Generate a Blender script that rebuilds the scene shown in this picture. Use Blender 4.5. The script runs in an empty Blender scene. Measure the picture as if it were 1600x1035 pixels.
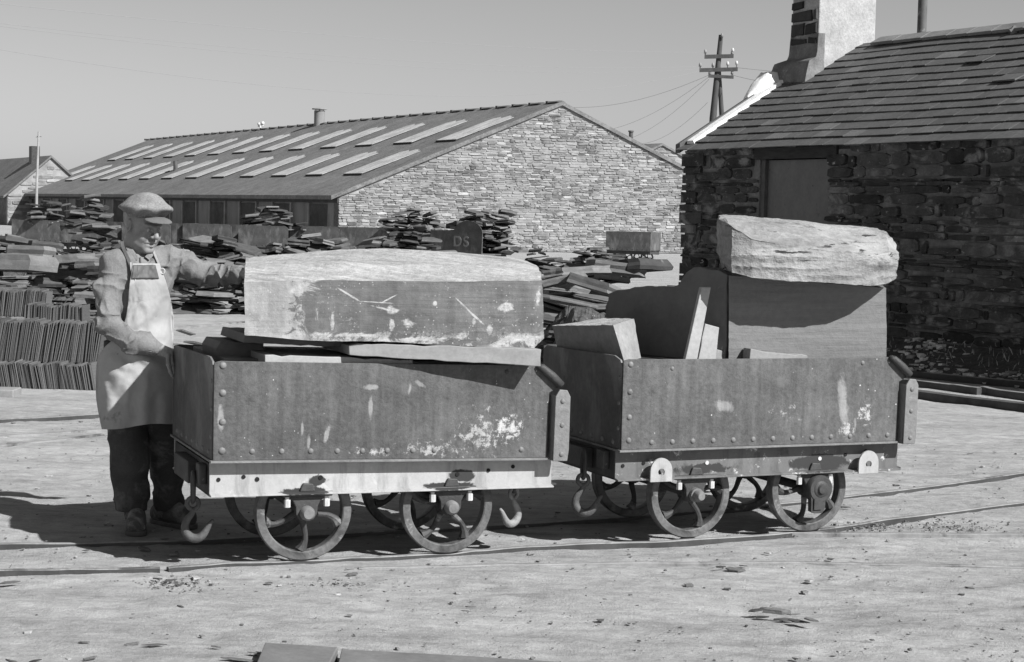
import bpy, bmesh, math, random
import numpy as np
from mathutils import Vector, Matrix
R = math.radians
rnd = random.Random(7)
sc = bpy.context.scene
COL = sc.collection

# ------------------------------------------------------------------ camera
F, TILT, ROLL, H = 2818.4, 0.0655, 0.0232, 1.5632      # focal length in photo pixels, pitch, roll, height
_fw = np.array([0, math.cos(TILT), -math.sin(TILT)])
_up = np.array([0, math.sin(TILT), math.cos(TILT)])
_rt = np.array([1.0, 0, 0])
_c, _s = math.cos(ROLL), math.sin(ROLL)
cam = bpy.data.cameras.new('camera'); camo = bpy.data.objects.new('camera', cam); COL.objects.link(camo)
cr = _c * _rt + _s * _up; cu = -_s * _rt + _c * _up; cb = -_fw
camo.matrix_world = Matrix(((cr[0], cu[0], cb[0], 0), (cr[1], cu[1], cb[1], 0), (cr[2], cu[2], cb[2], H), (0, 0, 0, 1)))
cam.sensor_width = 36; cam.lens = F / 1600 * 36; cam.clip_start = 0.05; cam.clip_end = 3000
sc.camera = camo

# ------------------------------------------------------------------ light
SUN_AZ, SUN_EL = R(127), R(39)          # azimuth clockwise from +Y
sv = Vector((math.sin(SUN_AZ) * math.cos(SUN_EL), math.cos(SUN_AZ) * math.cos(SUN_EL), math.sin(SUN_EL)))
w = bpy.data.worlds.new('World'); sc.world = w; w.use_nodes = True
nt = w.node_tree; nt.nodes.clear()
sky = nt.nodes.new('ShaderNodeTexSky'); sky.sky_type = 'NISHITA'; sky.sun_disc = False
sky.sun_elevation = SUN_EL; sky.sun_rotation = SUN_AZ; sky.dust_density = 0.6; sky.air_density = 1.0
bw = nt.nodes.new('ShaderNodeRGBToBW'); bg = nt.nodes.new('ShaderNodeBackground'); wo = nt.nodes.new('ShaderNodeOutputWorld')
nt.links.new(sky.outputs[0], bw.inputs[0]); nt.links.new(bw.outputs[0], bg.inputs[0]); nt.links.new(bg.outputs[0], wo.inputs[0])
bg.inputs[1].default_value = 0.055
sun = bpy.data.lights.new('sun', 'SUN'); suno = bpy.data.objects.new('sun', sun); COL.objects.link(suno)
sun.energy = 5.0; sun.angle = R(0.5); sun.color = (1, 1, 1)
suno.rotation_euler = sv.to_track_quat('Z', 'Y').to_euler()
sc.view_settings.view_transform = 'Standard'; sc.view_settings.look = 'None'
sc.view_settings.exposure = 0.62; sc.view_settings.gamma = 1; sc.view_settings.use_curve_mapping = False

# ------------------------------------------------------------------ helpers: picture measurements -> places on the ground / in depth
def ray(px, py):
    du, dv = px - 800, py - 517.5
    u = _c * du + _s * dv; v = -_s * du + _c * dv
    return _rt * u - _up * v + _fw * F
def AT(px, py, D):
    d = ray(px, py); return Vector(d / d[1] * D + np.array([0, 0, H]))
def GR(px, py, z=0.0):
    d = ray(px, py); return Vector(d * ((z - H) / d[2]) + np.array([0, 0, H]))

# ------------------------------------------------------------------ noise in numpy
def _hash(ix, iy, iz, seed):
    h = (ix * 374761393 + iy * 668265263 + iz * 2147483647 + seed * 144665) & 0xffffffff
    h = ((h ^ (h >> 13)) * 1274126177) & 0xffffffff
    h = ((h ^ (h >> 16)) * 2246822519) & 0xffffffff
    return ((h ^ (h >> 15)) & 0xffffff) / float(0xffffff) * 2 - 1
def vnoise(p, seed=0):
    p = np.asarray(p, float); i = np.floor(p).astype(np.int64); f = p - i; f = f * f * (3 - 2 * f)
    r = 0
    for a in (0, 1):
        wa = f[..., 0] if a else 1 - f[..., 0]
        for b in (0, 1):
            wb = f[..., 1] if b else 1 - f[..., 1]
            for c in (0, 1):
                wc = f[..., 2] if c else 1 - f[..., 2]
                r = r + wa * wb * wc * _hash(i[..., 0] + a, i[..., 1] + b, i[..., 2] + c, seed)
    return r
def fbm(p, seed=0, octv=4):
    p = np.asarray(p, float); r = 0; a = 1; t = 0
    for o in range(octv):
        r = r + a * vnoise(p * 2 ** o, seed + o); t += a; a *= .5
    return r / t

# ------------------------------------------------------------------ materials (all greys: the photograph is black and white)
MATS = {}
class N:
    def __init__(s, name):
        s.m = bpy.data.materials.new(name); s.m.use_nodes = True; s.t = s.m.node_tree; s.t.nodes.clear()
        s.out = s.t.nodes.new('ShaderNodeOutputMaterial'); s.b = s.t.nodes.new('ShaderNodeBsdfPrincipled')
        s.t.links.new(s.b.outputs[0], s.out.inputs[0])
        s.tc = s.t.nodes.new('ShaderNodeTexCoord')
    def n(s, kind, **k):
        q = s.t.nodes.new(kind)
        for a, b in k.items(): setattr(q, a, b)
        return q
    def l(s, a, b): s.t.links.new(a, b)
    def mapping(s, scale, src='Object', rot=(0, 0, 0), loc=(0, 0, 0)):
        q = s.n('ShaderNodeMapping'); s.l(s.tc.outputs[src], q.inputs[0])
        q.inputs['Scale'].default_value = scale; q.inputs['Rotation'].default_value = rot; q.inputs['Location'].default_value = loc
        return q.outputs[0]
    def noise(s, vec, scale, detail=6, rough=.6, dist=0):
        q = s.n('ShaderNodeTexNoise'); s.l(vec, q.inputs['Vector'])
        q.inputs['Scale'].default_value = scale; q.inputs['Detail'].default_value = detail; q.inputs['Roughness'].default_value = rough
        q.inputs['Distortion'].default_value = dist
        return q.outputs['Fac']
    def voro(s, vec, scale, feature='F1'):
        q = s.n('ShaderNodeTexVoronoi', feature=feature); s.l(vec, q.inputs['Vector']); q.inputs['Scale'].default_value = scale
        return q
    def rng(s, src, a, b, c, d):
        q = s.n('ShaderNodeMapRange'); s.l(src, q.inputs[0])
        for i, v in enumerate((a, b, c, d)): q.inputs[i + 1].default_value = v
        return q.outputs[0]
    def math(s, op, a, b=None, clamp=False):
        q = s.n('ShaderNodeMath', operation=op, use_clamp=clamp)
        for i, v in enumerate((a, b)):
            if v is None: continue
            if isinstance(v, (int, float)): q.inputs[i].default_value = v
            else: s.l(v, q.inputs[i])
        return q.outputs[0]
    def mix(s, f, a, b):
        q = s.n('ShaderNodeMix', data_type='FLOAT')
        for i, v in ((0, f), (2, a), (3, b)):
            if isinstance(v, (int, float)): q.inputs[i].default_value = v
            else: s.l(v, q.inputs[i])
        return q.outputs[0]
    def fin(s, val, rough=.85, bump=None, bdist=.01, bstr=.5, metal=0, spec=.3):
        s.l(val, s.b.inputs['Base Color'])
        if isinstance(rough, (int, float)): s.b.inputs['Roughness'].default_value = rough
        else: s.l(rough, s.b.inputs['Roughness'])
        s.b.inputs['Metallic'].default_value = metal
        s.b.inputs['Specular IOR Level'].default_value = spec
        if bump is not None:
            q = s.n('ShaderNodeBump'); q.inputs['Strength'].default_value = bstr; q.inputs['Distance'].default_value = bdist
            s.l(bump, q.inputs['Height']); s.l(q.outputs[0], s.b.inputs['Normal'])
        return s.m

def mat(name, v, var=.2, sc=6, st=(1, 1, 1), rough=.85, bump=.01, bsc=None, fine=.12, rand=0, metal=0, spec=.3, stain=None, attr=None, rot=(0, 0, 0), bstr=.6):
    """general rough surface: large blotches + fine grain; stain=(value, scale, threshold, stretch)"""
    if name in MATS: return MATS[name]
    q = N(name)
    a = q.noise(q.mapping(st, rot=rot), sc, 8, .65)
    b = q.noise(q.mapping((1, 1, 1)), (bsc or sc * 9), 5, .7)
    val = q.rng(a, .3, .7, v * (1 - var), v * (1 + var))
    val = q.math('MULTIPLY', val, q.rng(b, .25, .75, 1 - fine, 1 + fine))
    if rand:
        oi = q.n('ShaderNodeObjectInfo'); val = q.math('MULTIPLY', val, q.rng(oi.outputs['Random'], 0, 1, 1 - rand, 1 + rand))
    if attr:
        at = q.n('ShaderNodeAttribute', attribute_name=attr); val = q.math('MULTIPLY', val, at.outputs['Fac'])
    for sp in (stain or []):
        sv_, ss, th, sst = sp[:4]
        soft = sp[4] if len(sp) > 4 else .06
        z = q.noise(q.mapping(sst, loc=(ss, 3.1 * ss, 1.7)), ss, 10, .68, .4)
        val = q.mix(q.rng(z, th, th + soft, 0, 1), val, sv_)
    q.fin(val, rough, q.math('ADD', a, q.math('MULTIPLY', b, .6)), bump, bstr, metal, spec)
    MATS[name] = q.m
    return q.m

# ------------------------------------------------------------------ mesh builder
class MB:
    def __init__(s): s.v = []; s.f = []; s.mi = []; s.sh = []
    def add(s, vs, fs, mi=0, sh=1.0):
        o = len(s.v); s.v += [tuple(p) for p in vs]
        for f in fs: s.f.append(tuple(o + i for i in f)); s.mi.append(mi); s.sh.append(sh)
        return s
    def hexa(s, c, mi=0, sh=1.0):      # 8 corners: bottom 0-3 ccw, top 4-7
        return s.add(c, [(0, 3, 2, 1), (4, 5, 6, 7), (0, 1, 5, 4), (1, 2, 6, 5), (2, 3, 7, 6), (3, 0, 4, 7)], mi, sh)
    def box(s, a, b, mi=0, sh=1.0):
        x0, y0, z0 = a; x1, y1, z1 = b
        return s.hexa([(x0, y0, z0), (x1, y0, z0), (x1, y1, z0), (x0, y1, z0), (x0, y0, z1), (x1, y0, z1), (x1, y1, z1), (x0, y1, z1)], mi, sh)
    def fbox(s, O, ax, ay, az, a, b, mi=0, sh=1.0):   # box in a frame
        pts = []
        for z in (a[2], b[2]):
            for x, y in ((a[0], a[1]), (b[0], a[1]), (b[0], b[1]), (a[0], b[1])):
                pts.append(O + ax * x + ay * y + az * z)
        return s.hexa(pts, mi, sh)
    def prism(s, poly, ext, f, mi=0):   # poly 2D list, ext (w0,w1), f(u,w,z)->point
        n = len(poly); vs = [f(u, ext[0], z) for u, z in poly] + [f(u, ext[1], z) for u, z in poly]
        fs = [tuple(range(n - 1, -1, -1)), tuple(range(n, 2 * n))] + [(i, (i + 1) % n, n + (i + 1) % n, n + i) for i in range(n)]
        return s.add(vs, fs, mi)
    def tube(s, pts, rad, seg=10, closed=False, mi=0):
        pts = [Vector(p) for p in pts]; n = len(pts)
        if isinstance(rad, (int, float)): rad = [rad] * n
        vs = []; prev = None
        for i in range(n):
            if closed: t = pts[(i + 1) % n] - pts[i - 1]
            else: t = pts[min(i + 1, n - 1)] - pts[max(i - 1, 0)]
            t.normalize()
            if prev is None:
                prev = t.orthogonal().normalized()
            prev = (prev - t * prev.dot(t)).normalized(); bn = t.cross(prev)
            for k in range(seg):
                a = 2 * math.pi * k / seg; vs.append(pts[i] + (prev * math.cos(a) + bn * math.sin(a)) * rad[i])
        fs = []
        for i in range(n if closed else n - 1):
            j = (i + 1) % n
            for k in range(seg): fs.append((i * seg + k, i * seg + (k + 1) % seg, j * seg + (k + 1) % seg, j * seg + k))
        if not closed: fs += [tuple(range(seg - 1, -1, -1)), tuple((n - 1) * seg + k for k in range(seg))]
        return s.add(vs, fs, mi)
    def lathe(s, prof, O, ax, seg=32, mi=0, closed=True):  # prof list of (r, h) around axis ax through O
        ax = Vector(ax).normalized(); e1 = ax.orthogonal().normalized(); e2 = ax.cross(e1); O = Vector(O)
        vs = []; n = len(prof)
        for k in range(seg):
            a = 2 * math.pi * k / seg; d = e1 * math.cos(a) + e2 * math.sin(a)
            for r, h in prof: vs.append(O + d * r + ax * h)
        fs = []
        for k in range(seg):
            k2 = (k + 1) % seg
            for i in range(n if closed else n - 1):
                j = (i + 1) % n; fs.append((k * n + i, k * n + j, k2 * n + j, k2 * n + i))
        return s.add(vs, fs, mi)
    def cyl(s, p0, p1, r0, r1=None, seg=16, mi=0): return s.tube([p0, p1], [r0, r0 if r1 is None else r1], seg, False, mi)
    def sphere(s, c, r, seg=10, rings=6, squash=1, ax=None):
        c = Vector(c); ax = Vector((0, 0, 1) if ax is None else ax).normalized(); e1 = ax.orthogonal().normalized(); e2 = ax.cross(e1)
        vs = []
        for i in range(rings + 1):
            th = math.pi * i / rings
            for k in range(seg):
                a = 2 * math.pi * k / seg
                vs.append(c + (e1 * math.cos(a) + e2 * math.sin(a)) * math.sin(th) * r + ax * math.cos(th) * r * squash)
        fs = [(i * seg + k, (i + 1) * seg + k, (i + 1) * seg + (k + 1) % seg, i * seg + (k + 1) % seg) for i in range(rings) for k in range(seg)]
        return s.add(vs, fs)
    def build(s, name, m, parent=None, smooth=False, bevel=0, bseg=2, attr=False, recalc=True, angle=None):
        me = bpy.data.meshes.new(name); me.from_pydata(s.v, [], s.f)
        ms = m if isinstance(m, (list, tuple)) else [m]
        for q in ms: me.materials.append(q)
        if len(ms) > 1: me.polygons.foreach_set('material_index', s.mi)
        if attr:
            a = me.attributes.new('shade', 'FLOAT', 'FACE'); a.data.foreach_set('value', s.sh)
        me.update()
        if recalc:
            bm = bmesh.new(); bm.from_mesh(me); bmesh.ops.remove_doubles(bm, verts=bm.verts, dist=1e-6) if not attr else None
            bmesh.ops.recalc_face_normals(bm, faces=bm.faces); bm.to_mesh(me); bm.free()
        o = bpy.data.objects.new(name, me); COL.objects.link(o)
        if parent is not None: o.parent = parent
        if smooth: me.polygons.foreach_set('use_smooth', [True] * len(me.polygons))
        if bevel:
            b = o.modifiers.new('bevel', 'BEVEL'); b.width = bevel; b.segments = bseg; b.limit_method = 'ANGLE'; b.angle_limit = R(35)
            b.harden_normals = False
        if angle: smooth_by_angle(me, angle)
        return o
def smooth_by_angle(me, ang):
    bm = bmesh.new(); bm.from_mesh(me)
    for f in bm.faces: f.smooth = True
    for e in bm.edges:
        if len(e.link_faces) == 2 and e.calc_face_angle(0) > R(ang): e.smooth = False
    bm.to_mesh(me); bm.free()
def tag(o, label=None, cat=None, group=None, kind=None):
    if label: o['label'] = label
    if cat: o['category'] = cat
    if group: o['group'] = group
    if kind: o['kind'] = kind
    elif cat and 'kind' not in o: o['kind'] = 'thing'
    return o
def thing(name, label, cat, loc=(0, 0, 0), rz=0, group=None):
    o = bpy.data.objects.new(name, None); COL.objects.link(o); o.location = loc; o.rotation_euler = (0, 0, rz)
    o.empty_display_size = .2
    return tag(o, label, cat, group)
def mesh_obj(name, V, Fq, m, parent=None, smooth=True):
    me = bpy.data.meshes.new(name); me.from_pydata([tuple(p) for p in V], [], [tuple(int(i) for i in q) for q in Fq]); me.materials.append(m)
    me.update()
    o = bpy.data.objects.new(name, me); COL.objects.link(o)
    if parent is not None: o.parent = parent
    if smooth: me.polygons.foreach_set('use_smooth', [True] * len(me.polygons))
    return o

# lofted rock: sections = list of closed rings (same count) -> finely subdivided, displaced along a strata noise
def rock(name, secs, m, parent=None, nr=10, nl=10, amp=.006, seed=1, strata=(2, 2, 22), big=.01, cap=6, ridge=0, smooth=True, top=None, ang=50):
    S = np.array([[tuple(p) for p in s] for s in secs], float)          # k, n, 3
    k, n, _ = S.shape
    rings = []
    for i in range(k):                                             # subdivide each ring edge
        q = []
        for j in range(n):
            a, b = S[i, j], S[i, (j + 1) % n]
            for t in range(nr): q.append(a + (b - a) * t / nr)
        rings.append(q)
    rings = np.array(rings); full = []
    for i in range(k - 1):
        for t in range(nl): full.append(rings[i] + (rings[i + 1] - rings[i]) * t / nl)
    full.append(rings[-1])
    c0, c1 = full[0].mean(0), full[-1].mean(0)
    pre = [c0 + (full[0] - c0) * (.03 + .97 * t / cap) for t in range(cap)]
    post = [c1 + (full[-1] - c1) * (.03 + .97 * t / cap) for t in range(cap - 1, -1, -1)]
    G = np.array(pre + full + post); K, M, _ = G.shape
    V = G.reshape(-1, 3)
    faces = []
    for i in range(K - 1):
        for j in range(M): faces.append((i * M + j, i * M + (j + 1) % M, (i + 1) * M + (j + 1) % M, (i + 1) * M + j))
    faces.append(tuple(range(M))); faces.append(tuple((K - 1) * M + j for j in range(M - 1, -1, -1)))
    me = bpy.data.meshes.new(name); me.from_pydata(V.tolist(), [], faces)
    bm = bmesh.new(); bm.from_mesh(me); bmesh.ops.recalc_face_normals(bm, faces=bm.faces); bm.to_mesh(me); bm.free(); me.update()
    nv = np.empty(len(V) * 3); me.vertices.foreach_get('normal', nv); nv = nv.reshape(-1, 3)
    d = big * fbm(V * 2.3, seed, 3) + amp * fbm(V * np.array(strata), seed + 9, 4) + amp * .5 * fbm(V * 30, seed + 5, 3)
    if ridge: d = d - ridge * np.abs(vnoise(V * np.array(strata) * 1.7, seed + 77)) ** .5
    V2 = V + nv * d[:, None]
    me.vertices.foreach_set('co', V2.ravel()); me.materials.append(m); me.update()
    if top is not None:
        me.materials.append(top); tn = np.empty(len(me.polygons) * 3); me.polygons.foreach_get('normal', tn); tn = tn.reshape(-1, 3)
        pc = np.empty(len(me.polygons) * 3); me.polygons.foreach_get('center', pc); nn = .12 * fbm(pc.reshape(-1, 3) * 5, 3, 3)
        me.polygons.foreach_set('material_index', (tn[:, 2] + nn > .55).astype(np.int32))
    if smooth: smooth_by_angle(me, ang)
    o = bpy.data.objects.new(name, me); COL.objects.link(o)
    if parent is not None: o.parent = parent
    return o

# ------------------------------------------------------------------ shared materials
def ground_material():
    q = N('dusty_ground')
    mp = q.mapping((1, 1, 1)); st = q.mapping((.45, 1.6, 1))
    a = q.noise(st, 1.1, 9, .62, .3); b = q.noise(mp, 14, 8, .7); c = q.noise(mp, 85, 4, .8)
    val = q.rng(a, .3, .72, .275, .385)
    val = q.math('MULTIPLY', val, q.rng(b, .25, .75, .86, 1.14))
    val = q.math('MULTIPLY', val, q.rng(c, .25, .75, .84, 1.16))
    # darker oily / gravelly patches
    d = q.noise(q.mapping((.5, 1.3, 1), loc=(4, 2, 0)), 2.6, 9, .72)
    val = q.mix(q.rng(d, .54, .68, 0, .6), val, .15)
    h_ = q.noise(q.mapping((1, 2, 1), loc=(1, 5, 0)), 6, 10, .82); val = q.math('MULTIPLY', val, q.rng(h_, .3, .7, .66, 1.30))
    tr = q.noise(q.mapping((.25, 2.2, 1), rot=(0, 0, .05), loc=(3, 1, 0)), 1.6, 8, .7); val = q.mix(q.rng(tr, .57, .68, 0, .25), val, .15)
    v = q.voro(q.mapping((1, 1, 1)), 30); g = q.noise(mp, 3.5, 5, .7)
    sp = q.math('MULTIPLY', q.rng(v.outputs['Distance'], .07, .12, 1, 0), q.rng(g, .54, .62, 0, 1))
    val = q.mix(q.math('MULTIPLY', sp, .75), val, .09)
    v2 = q.voro(q.mapping((1, 1, 1), loc=(9, 4, 0)), 41)
    val = q.mix(q.math('MULTIPLY', q.rng(v2.outputs['Distance'], .08, .13, .7, 0), q.rng(g, .5, .42, 0, 1)), val, .62)
    e = q.noise(q.mapping((.35, 2.4, 1), rot=(0, 0, .12)), 5, 8, .75)
    val = q.mix(q.rng(e, .60, .68, 0, .4), val, .2)
    hgt = q.math('ADD', q.math('MULTIPLY', a, 2.0), q.math('ADD', q.math('MULTIPLY', b, .9), q.math('MULTIPLY', c, .5)))
    return q.fin(val, .95, hgt, .015, .9, 0, .12)
M_ground = ground_material()
M_rail = mat('rail_steel', .06, .35, 5, (1, 1, 1), .5, .004, metal=.2)
M_railtop = mat('rail_worn', .22, .35, 5, (1, 1, 1), .6, .006, stain=[(.07, 2.5, .52, (1, 1, 1), .1)])
M_chip = mat('slate_chip', .20, .3, 9, (1, 1, 3), .75, .004, rand=.45)
M_slab = mat('slate_rubble', .095, .28, 5, (1, 1, 1.6), .75, .006, rand=.65, stain=[(.24, 3, .58, (1, 1, 1), .15)])
M_slate = mat('dressed_slate', .17, .3, 8, (1, 1, 1.5), .7, .003, rand=.4)
M_iron = mat('wagon_iron', .085, .4, 4, (1, 1, 1), .62, .004, 34, fine=.22, stain=[(.20, 3.1, .53, (1, 1, .45), .16), (.055, 5, .62, (1, 1, .5), .1), (.42, 38, .72, (1, 1, .6), .02)])
M_iron_lit = M_iron
def side_iron(name, base, spl, streaks, fleck):
    q = N(name); mp = q.mapping((1, 1, 1)); a = q.noise(mp, 3.2, 9, .68, .4); b = q.noise(mp, 42, 6, .75); e = q.noise(q.mapping((1, 1, .5)), 15, 9, .7, .4)
    val = q.rng(a, .3, .7, base * .72, base * 1.3); val = q.math('MULTIPLY', val, q.rng(b, .3, .7, .66, 1.34))
    val = q.mix(q.rng(q.noise(q.mapping((1, 1, .4), loc=(5, 1, 2)), 7, 8, .7), .52, .70, 0, .55), val, base * 1.9)
    val = q.mix(q.rng(q.noise(q.mapping((1, 1, .3), loc=(2, 7, 2)), 5, 8, .7), .60, .72, 0, .6), val, base * .4)
    sp = q.noise(mp, 30, 9, .8)
    for (x, z, rx, rz, th, v_) in spl:
        m = q.n('ShaderNodeMapping'); q.l(q.tc.outputs['Object'], m.inputs[0]); m.inputs['Location'].default_value = (-x / rx, 0, -z / rz); m.inputs['Scale'].default_value = (1 / rx, 0, 1 / rz)
        ln = q.n('ShaderNodeVectorMath', operation='LENGTH'); q.l(m.outputs[0], ln.inputs[0])
        msk = q.rng(ln.outputs['Value'], 0, 1.25, .17, -.12)
        val = q.mix(q.rng(q.math('ADD', q.math('ADD', q.math('MULTIPLY', sp, .8), q.math('MULTIPLY', e, .2)), msk), th, th + .05, 0, .9), val, v_)
    for (x, z, rx, rz, ang) in streaks:
        m = q.n('ShaderNodeMapping'); m.vector_type = 'TEXTURE'; q.l(q.tc.outputs['Object'], m.inputs[0]); m.inputs['Location'].default_value = (x, 0, z); m.inputs['Rotation'].default_value = (0, ang, 0); m.inputs['Scale'].default_value = (rx, 9, rz)
        ln = q.n('ShaderNodeVectorMath', operation='LENGTH'); q.l(m.outputs[0], ln.inputs[0])
        dd = q.math('ADD', ln.outputs['Value'], q.rng(e, .3, .7, -.7, .7)); val = q.mix(q.rng(dd, .55, 1.1, .55, 0), val, .36)
    v = q.voro(mp, fleck); g = q.noise(mp, 2.2, 5, .7)
    val = q.mix(q.math('MULTIPLY', q.rng(v.outputs['Distance'], .06, .10, 1, 0), q.rng(g, .46, .58, 0, .95)), val, .60)
    dn = q.noise(q.mapping((1, 1, 1), loc=(7, 7, 7)), 2.2, 3, .5)
    run = q.noise(q.mapping((26, 1, 1.6)), 1.0, 5, .6); val = q.math('MULTIPLY', val, q.rng(run, .35, .65, .80, 1.16))
    return q.fin(val, q.rng(a, .3, .7, .5, .72), q.math('ADD', q.math('MULTIPLY', dn, 7.0), q.math('ADD', a, q.math('MULTIPLY', b, .7))), .007, .8, 0, .35)
M_side1 = side_iron('left_wagon_iron', .080, [(1.22, .56, .33, .26, .625, .36), (1.36, .58, .15, .16, .60, .46), (1.0, .50, .30, .10, .62, .36), (.72, .49, .3, .05, .62, .36)], [(.70, .70, .010, .055, .05), (.39, .61, .006, .030, 0), (.70, .78, .035, .012, 0), (.93, .79, .03, .010, .5), (.88, .77, .008, .03, .2), (.50, .57, .01, .03, .3), (.42, .53, .008, .03, 0), (.03, .66, .012, .05, 0)], 34)
M_side2 = side_iron('right_wagon_iron', .088, [(1.25, .53, .12, .12, .62, .40), (1.36, .60, .08, .14, .60, .42), (.9, .62, .4, .2, .68, .34)], [(1.22, .66, .03, .14, -.18), (1.30, .55, .012, .05, 0), (.55, .66, .05, .03, .2)], 24)
M_dark = mat('dark_iron', .05, .4, 9, (1, 1, 1), .55, .006, stain=[(.18, 14, .64, (1, 1, 1))])
M_wheel = mat('wheel_iron', .045, .45, 9, (1, 1, 1), .6, .007, fine=.25, stain=[(.22, 6, .56, (1, 1, 1), .12)])
M_tyre = mat('worn_tyre', .11, .5, 7, (1, 1, 1), .5, .006, fine=.3, stain=[(.035, 5, .50, (1, 1, 1), .12), (.34, 8, .60, (1, 1, 1), .1)])
M_frame_old = mat('pale_frame_plain', .42, .18, 3.2, (1, 1, .5), .7, .003, 40, stain=[(.07, 4.2, .66, (1, 1, 1), .05), (.60, 9, .6, (1, 1, 1), .1)])
def greasy(name, base, pts, dark=.035, spl=None):
    q = N(name); mp = q.mapping((1, 1, 1)); a = q.noise(q.mapping((1, 1, .5)), 3.2, 8, .65); b = q.noise(mp, 40, 5, .7); e = q.noise(mp, 9, 8, .7, .5)
    val = q.rng(a, .3, .7, base * .86, base * 1.14); val = q.math('MULTIPLY', val, q.rng(b, .25, .75, .88, 1.12))
    val = q.mix(q.rng(e, .60, .68, 0, .7), val, base * 1.4); val = q.mix(q.rng(q.noise(q.mapping((6, 1, .8)), 2.5, 8, .7), .52, .66, 0, .6), val, base * .45)
    if spl: val = q.mix(q.rng(q.noise(mp, spl, 9, .75), .58, .63, 0, 1), val, .50); val = q.mix(q.rng(q.noise(q.mapping((1, 1, 1), loc=(3, 2, 1)), 6, 8, .7), .55, .65, 0, .8), val, .06)
    for (x, z, rx, rz) in pts:
        m = q.n('ShaderNodeMapping'); q.l(q.tc.outputs['Object'], m.inputs[0]); m.inputs['Location'].default_value = (-x / rx, 0, -z / rz); m.inputs['Scale'].default_value = (1 / rx, 0, 1 / rz)
        ln = q.n('ShaderNodeVectorMath', operation='LENGTH'); q.l(m.outputs[0], ln.inputs[0])
        dd = q.math('ADD', ln.outputs['Value'], q.rng(e, .3, .7, -.45, .45)); val = q.mix(q.rng(dd, .8, .95, 1, 0), val, dark)
    return q.fin(val, .7, q.math('ADD', a, q.math('MULTIPLY', b, .5)), .004, .6)
M_frame = greasy('pale_frame', .35, [(.475, .362, .055, .03), (.43, .322, .13, .022), (1.15, .362, .06, .03), (1.08, .322, .12, .020)])
M_frame2x = greasy('speckled_frame', .13, [(.45, .345, .16, .035), (1.12, .35, .17, .045)], spl=17)
M_frame2 = mat('speckled_plain', .20, .3, 5, (1, 1, .7), .7, .003, 40, stain=[(.06, 6, .6, (1, 1, 1), .08), (.55, 16, .58, (1, 1, 1), .05)])
M_bolt = mat('bolt_iron', .16, .3, 20, (1, 1, 1), .5, .002)
M_pale = mat('pale_nut', .5, .2, 20, (1, 1, 1), .6, .002)

# ------------------------------------------------------------------ ground: one sheet to the horizon
def axis(lo, hi, d0, d1, step, g=1.16):
    a = list(np.arange(d0, d1, step)); s = step; x = a[-1]
    while x < hi: s *= g; x += s; a.append(x)
    s = step; x = a[0]; b = []
    while x > lo: s *= g; x -= s; b.append(x)
    return np.array(b[::-1] + a)
gx = axis(-1500, 1500, -4.2, 5.2, .03, 1.12); gy = axis(-60, 2500, 5.2, 13.5, .03, 1.1)
GX, GY = np.meshgrid(gx, gy)
PP = np.stack([GX, GY, 0 * GX], -1)
FOOT = [(rnd.uniform(-3.6, 4.2), rnd.uniform(5.6, 12)) for _ in range(70)]
def ground_z(P):
    z = -.021 + .013 * fbm(P * [.8, .9, 1], 3, 4) + .010 * fbm(P * [4, 6, 1], 11, 5) - .016 * np.clip(fbm(P * [1.5, 5, 1], 21, 4) - .1, 0, 1) + .006 * np.clip(fbm(P * [11, 13, 1], 31, 2), 0, 1)
    for x_, y_ in FOOT: z = z - .010 * np.exp(-(((P[..., 0] - x_) / .05) ** 2 + ((P[..., 1] - y_) / .11) ** 2))
    return z
fade = np.clip(1 - (np.hypot(GX, GY - 9) - 14) / 30, .15, 1)
GZ = -.022 + (ground_z(PP) + .022) * fade
nx, ny = len(gx), len(gy)
V = np.stack([GX, GY, GZ], -1).reshape(-1, 3)
ii = np.arange(nx - 1)[None, :] + nx * np.arange(ny - 1)[:, None]; ii = ii.ravel()
me = bpy.data.meshes.new('ground')
Fq = np.stack([ii, ii + 1, ii + nx + 1, ii + nx], 1)
me.vertices.add(len(V)); me.vertices.foreach_set('co', V.ravel())
me.loops.add(Fq.size); me.loops.foreach_set('vertex_index', Fq.ravel())
me.polygons.add(len(Fq)); me.polygons.foreach_set('loop_start', np.arange(len(Fq)) * 4); me.polygons.foreach_set('loop_total', np.full(len(Fq), 4))
me.update(calc_edges=True); me.polygons.foreach_set('use_smooth', [True] * len(Fq)); me.materials.append(M_ground)
go = bpy.data.objects.new('ground', me); COL.objects.link(go); tag(go, kind='structure')

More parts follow.
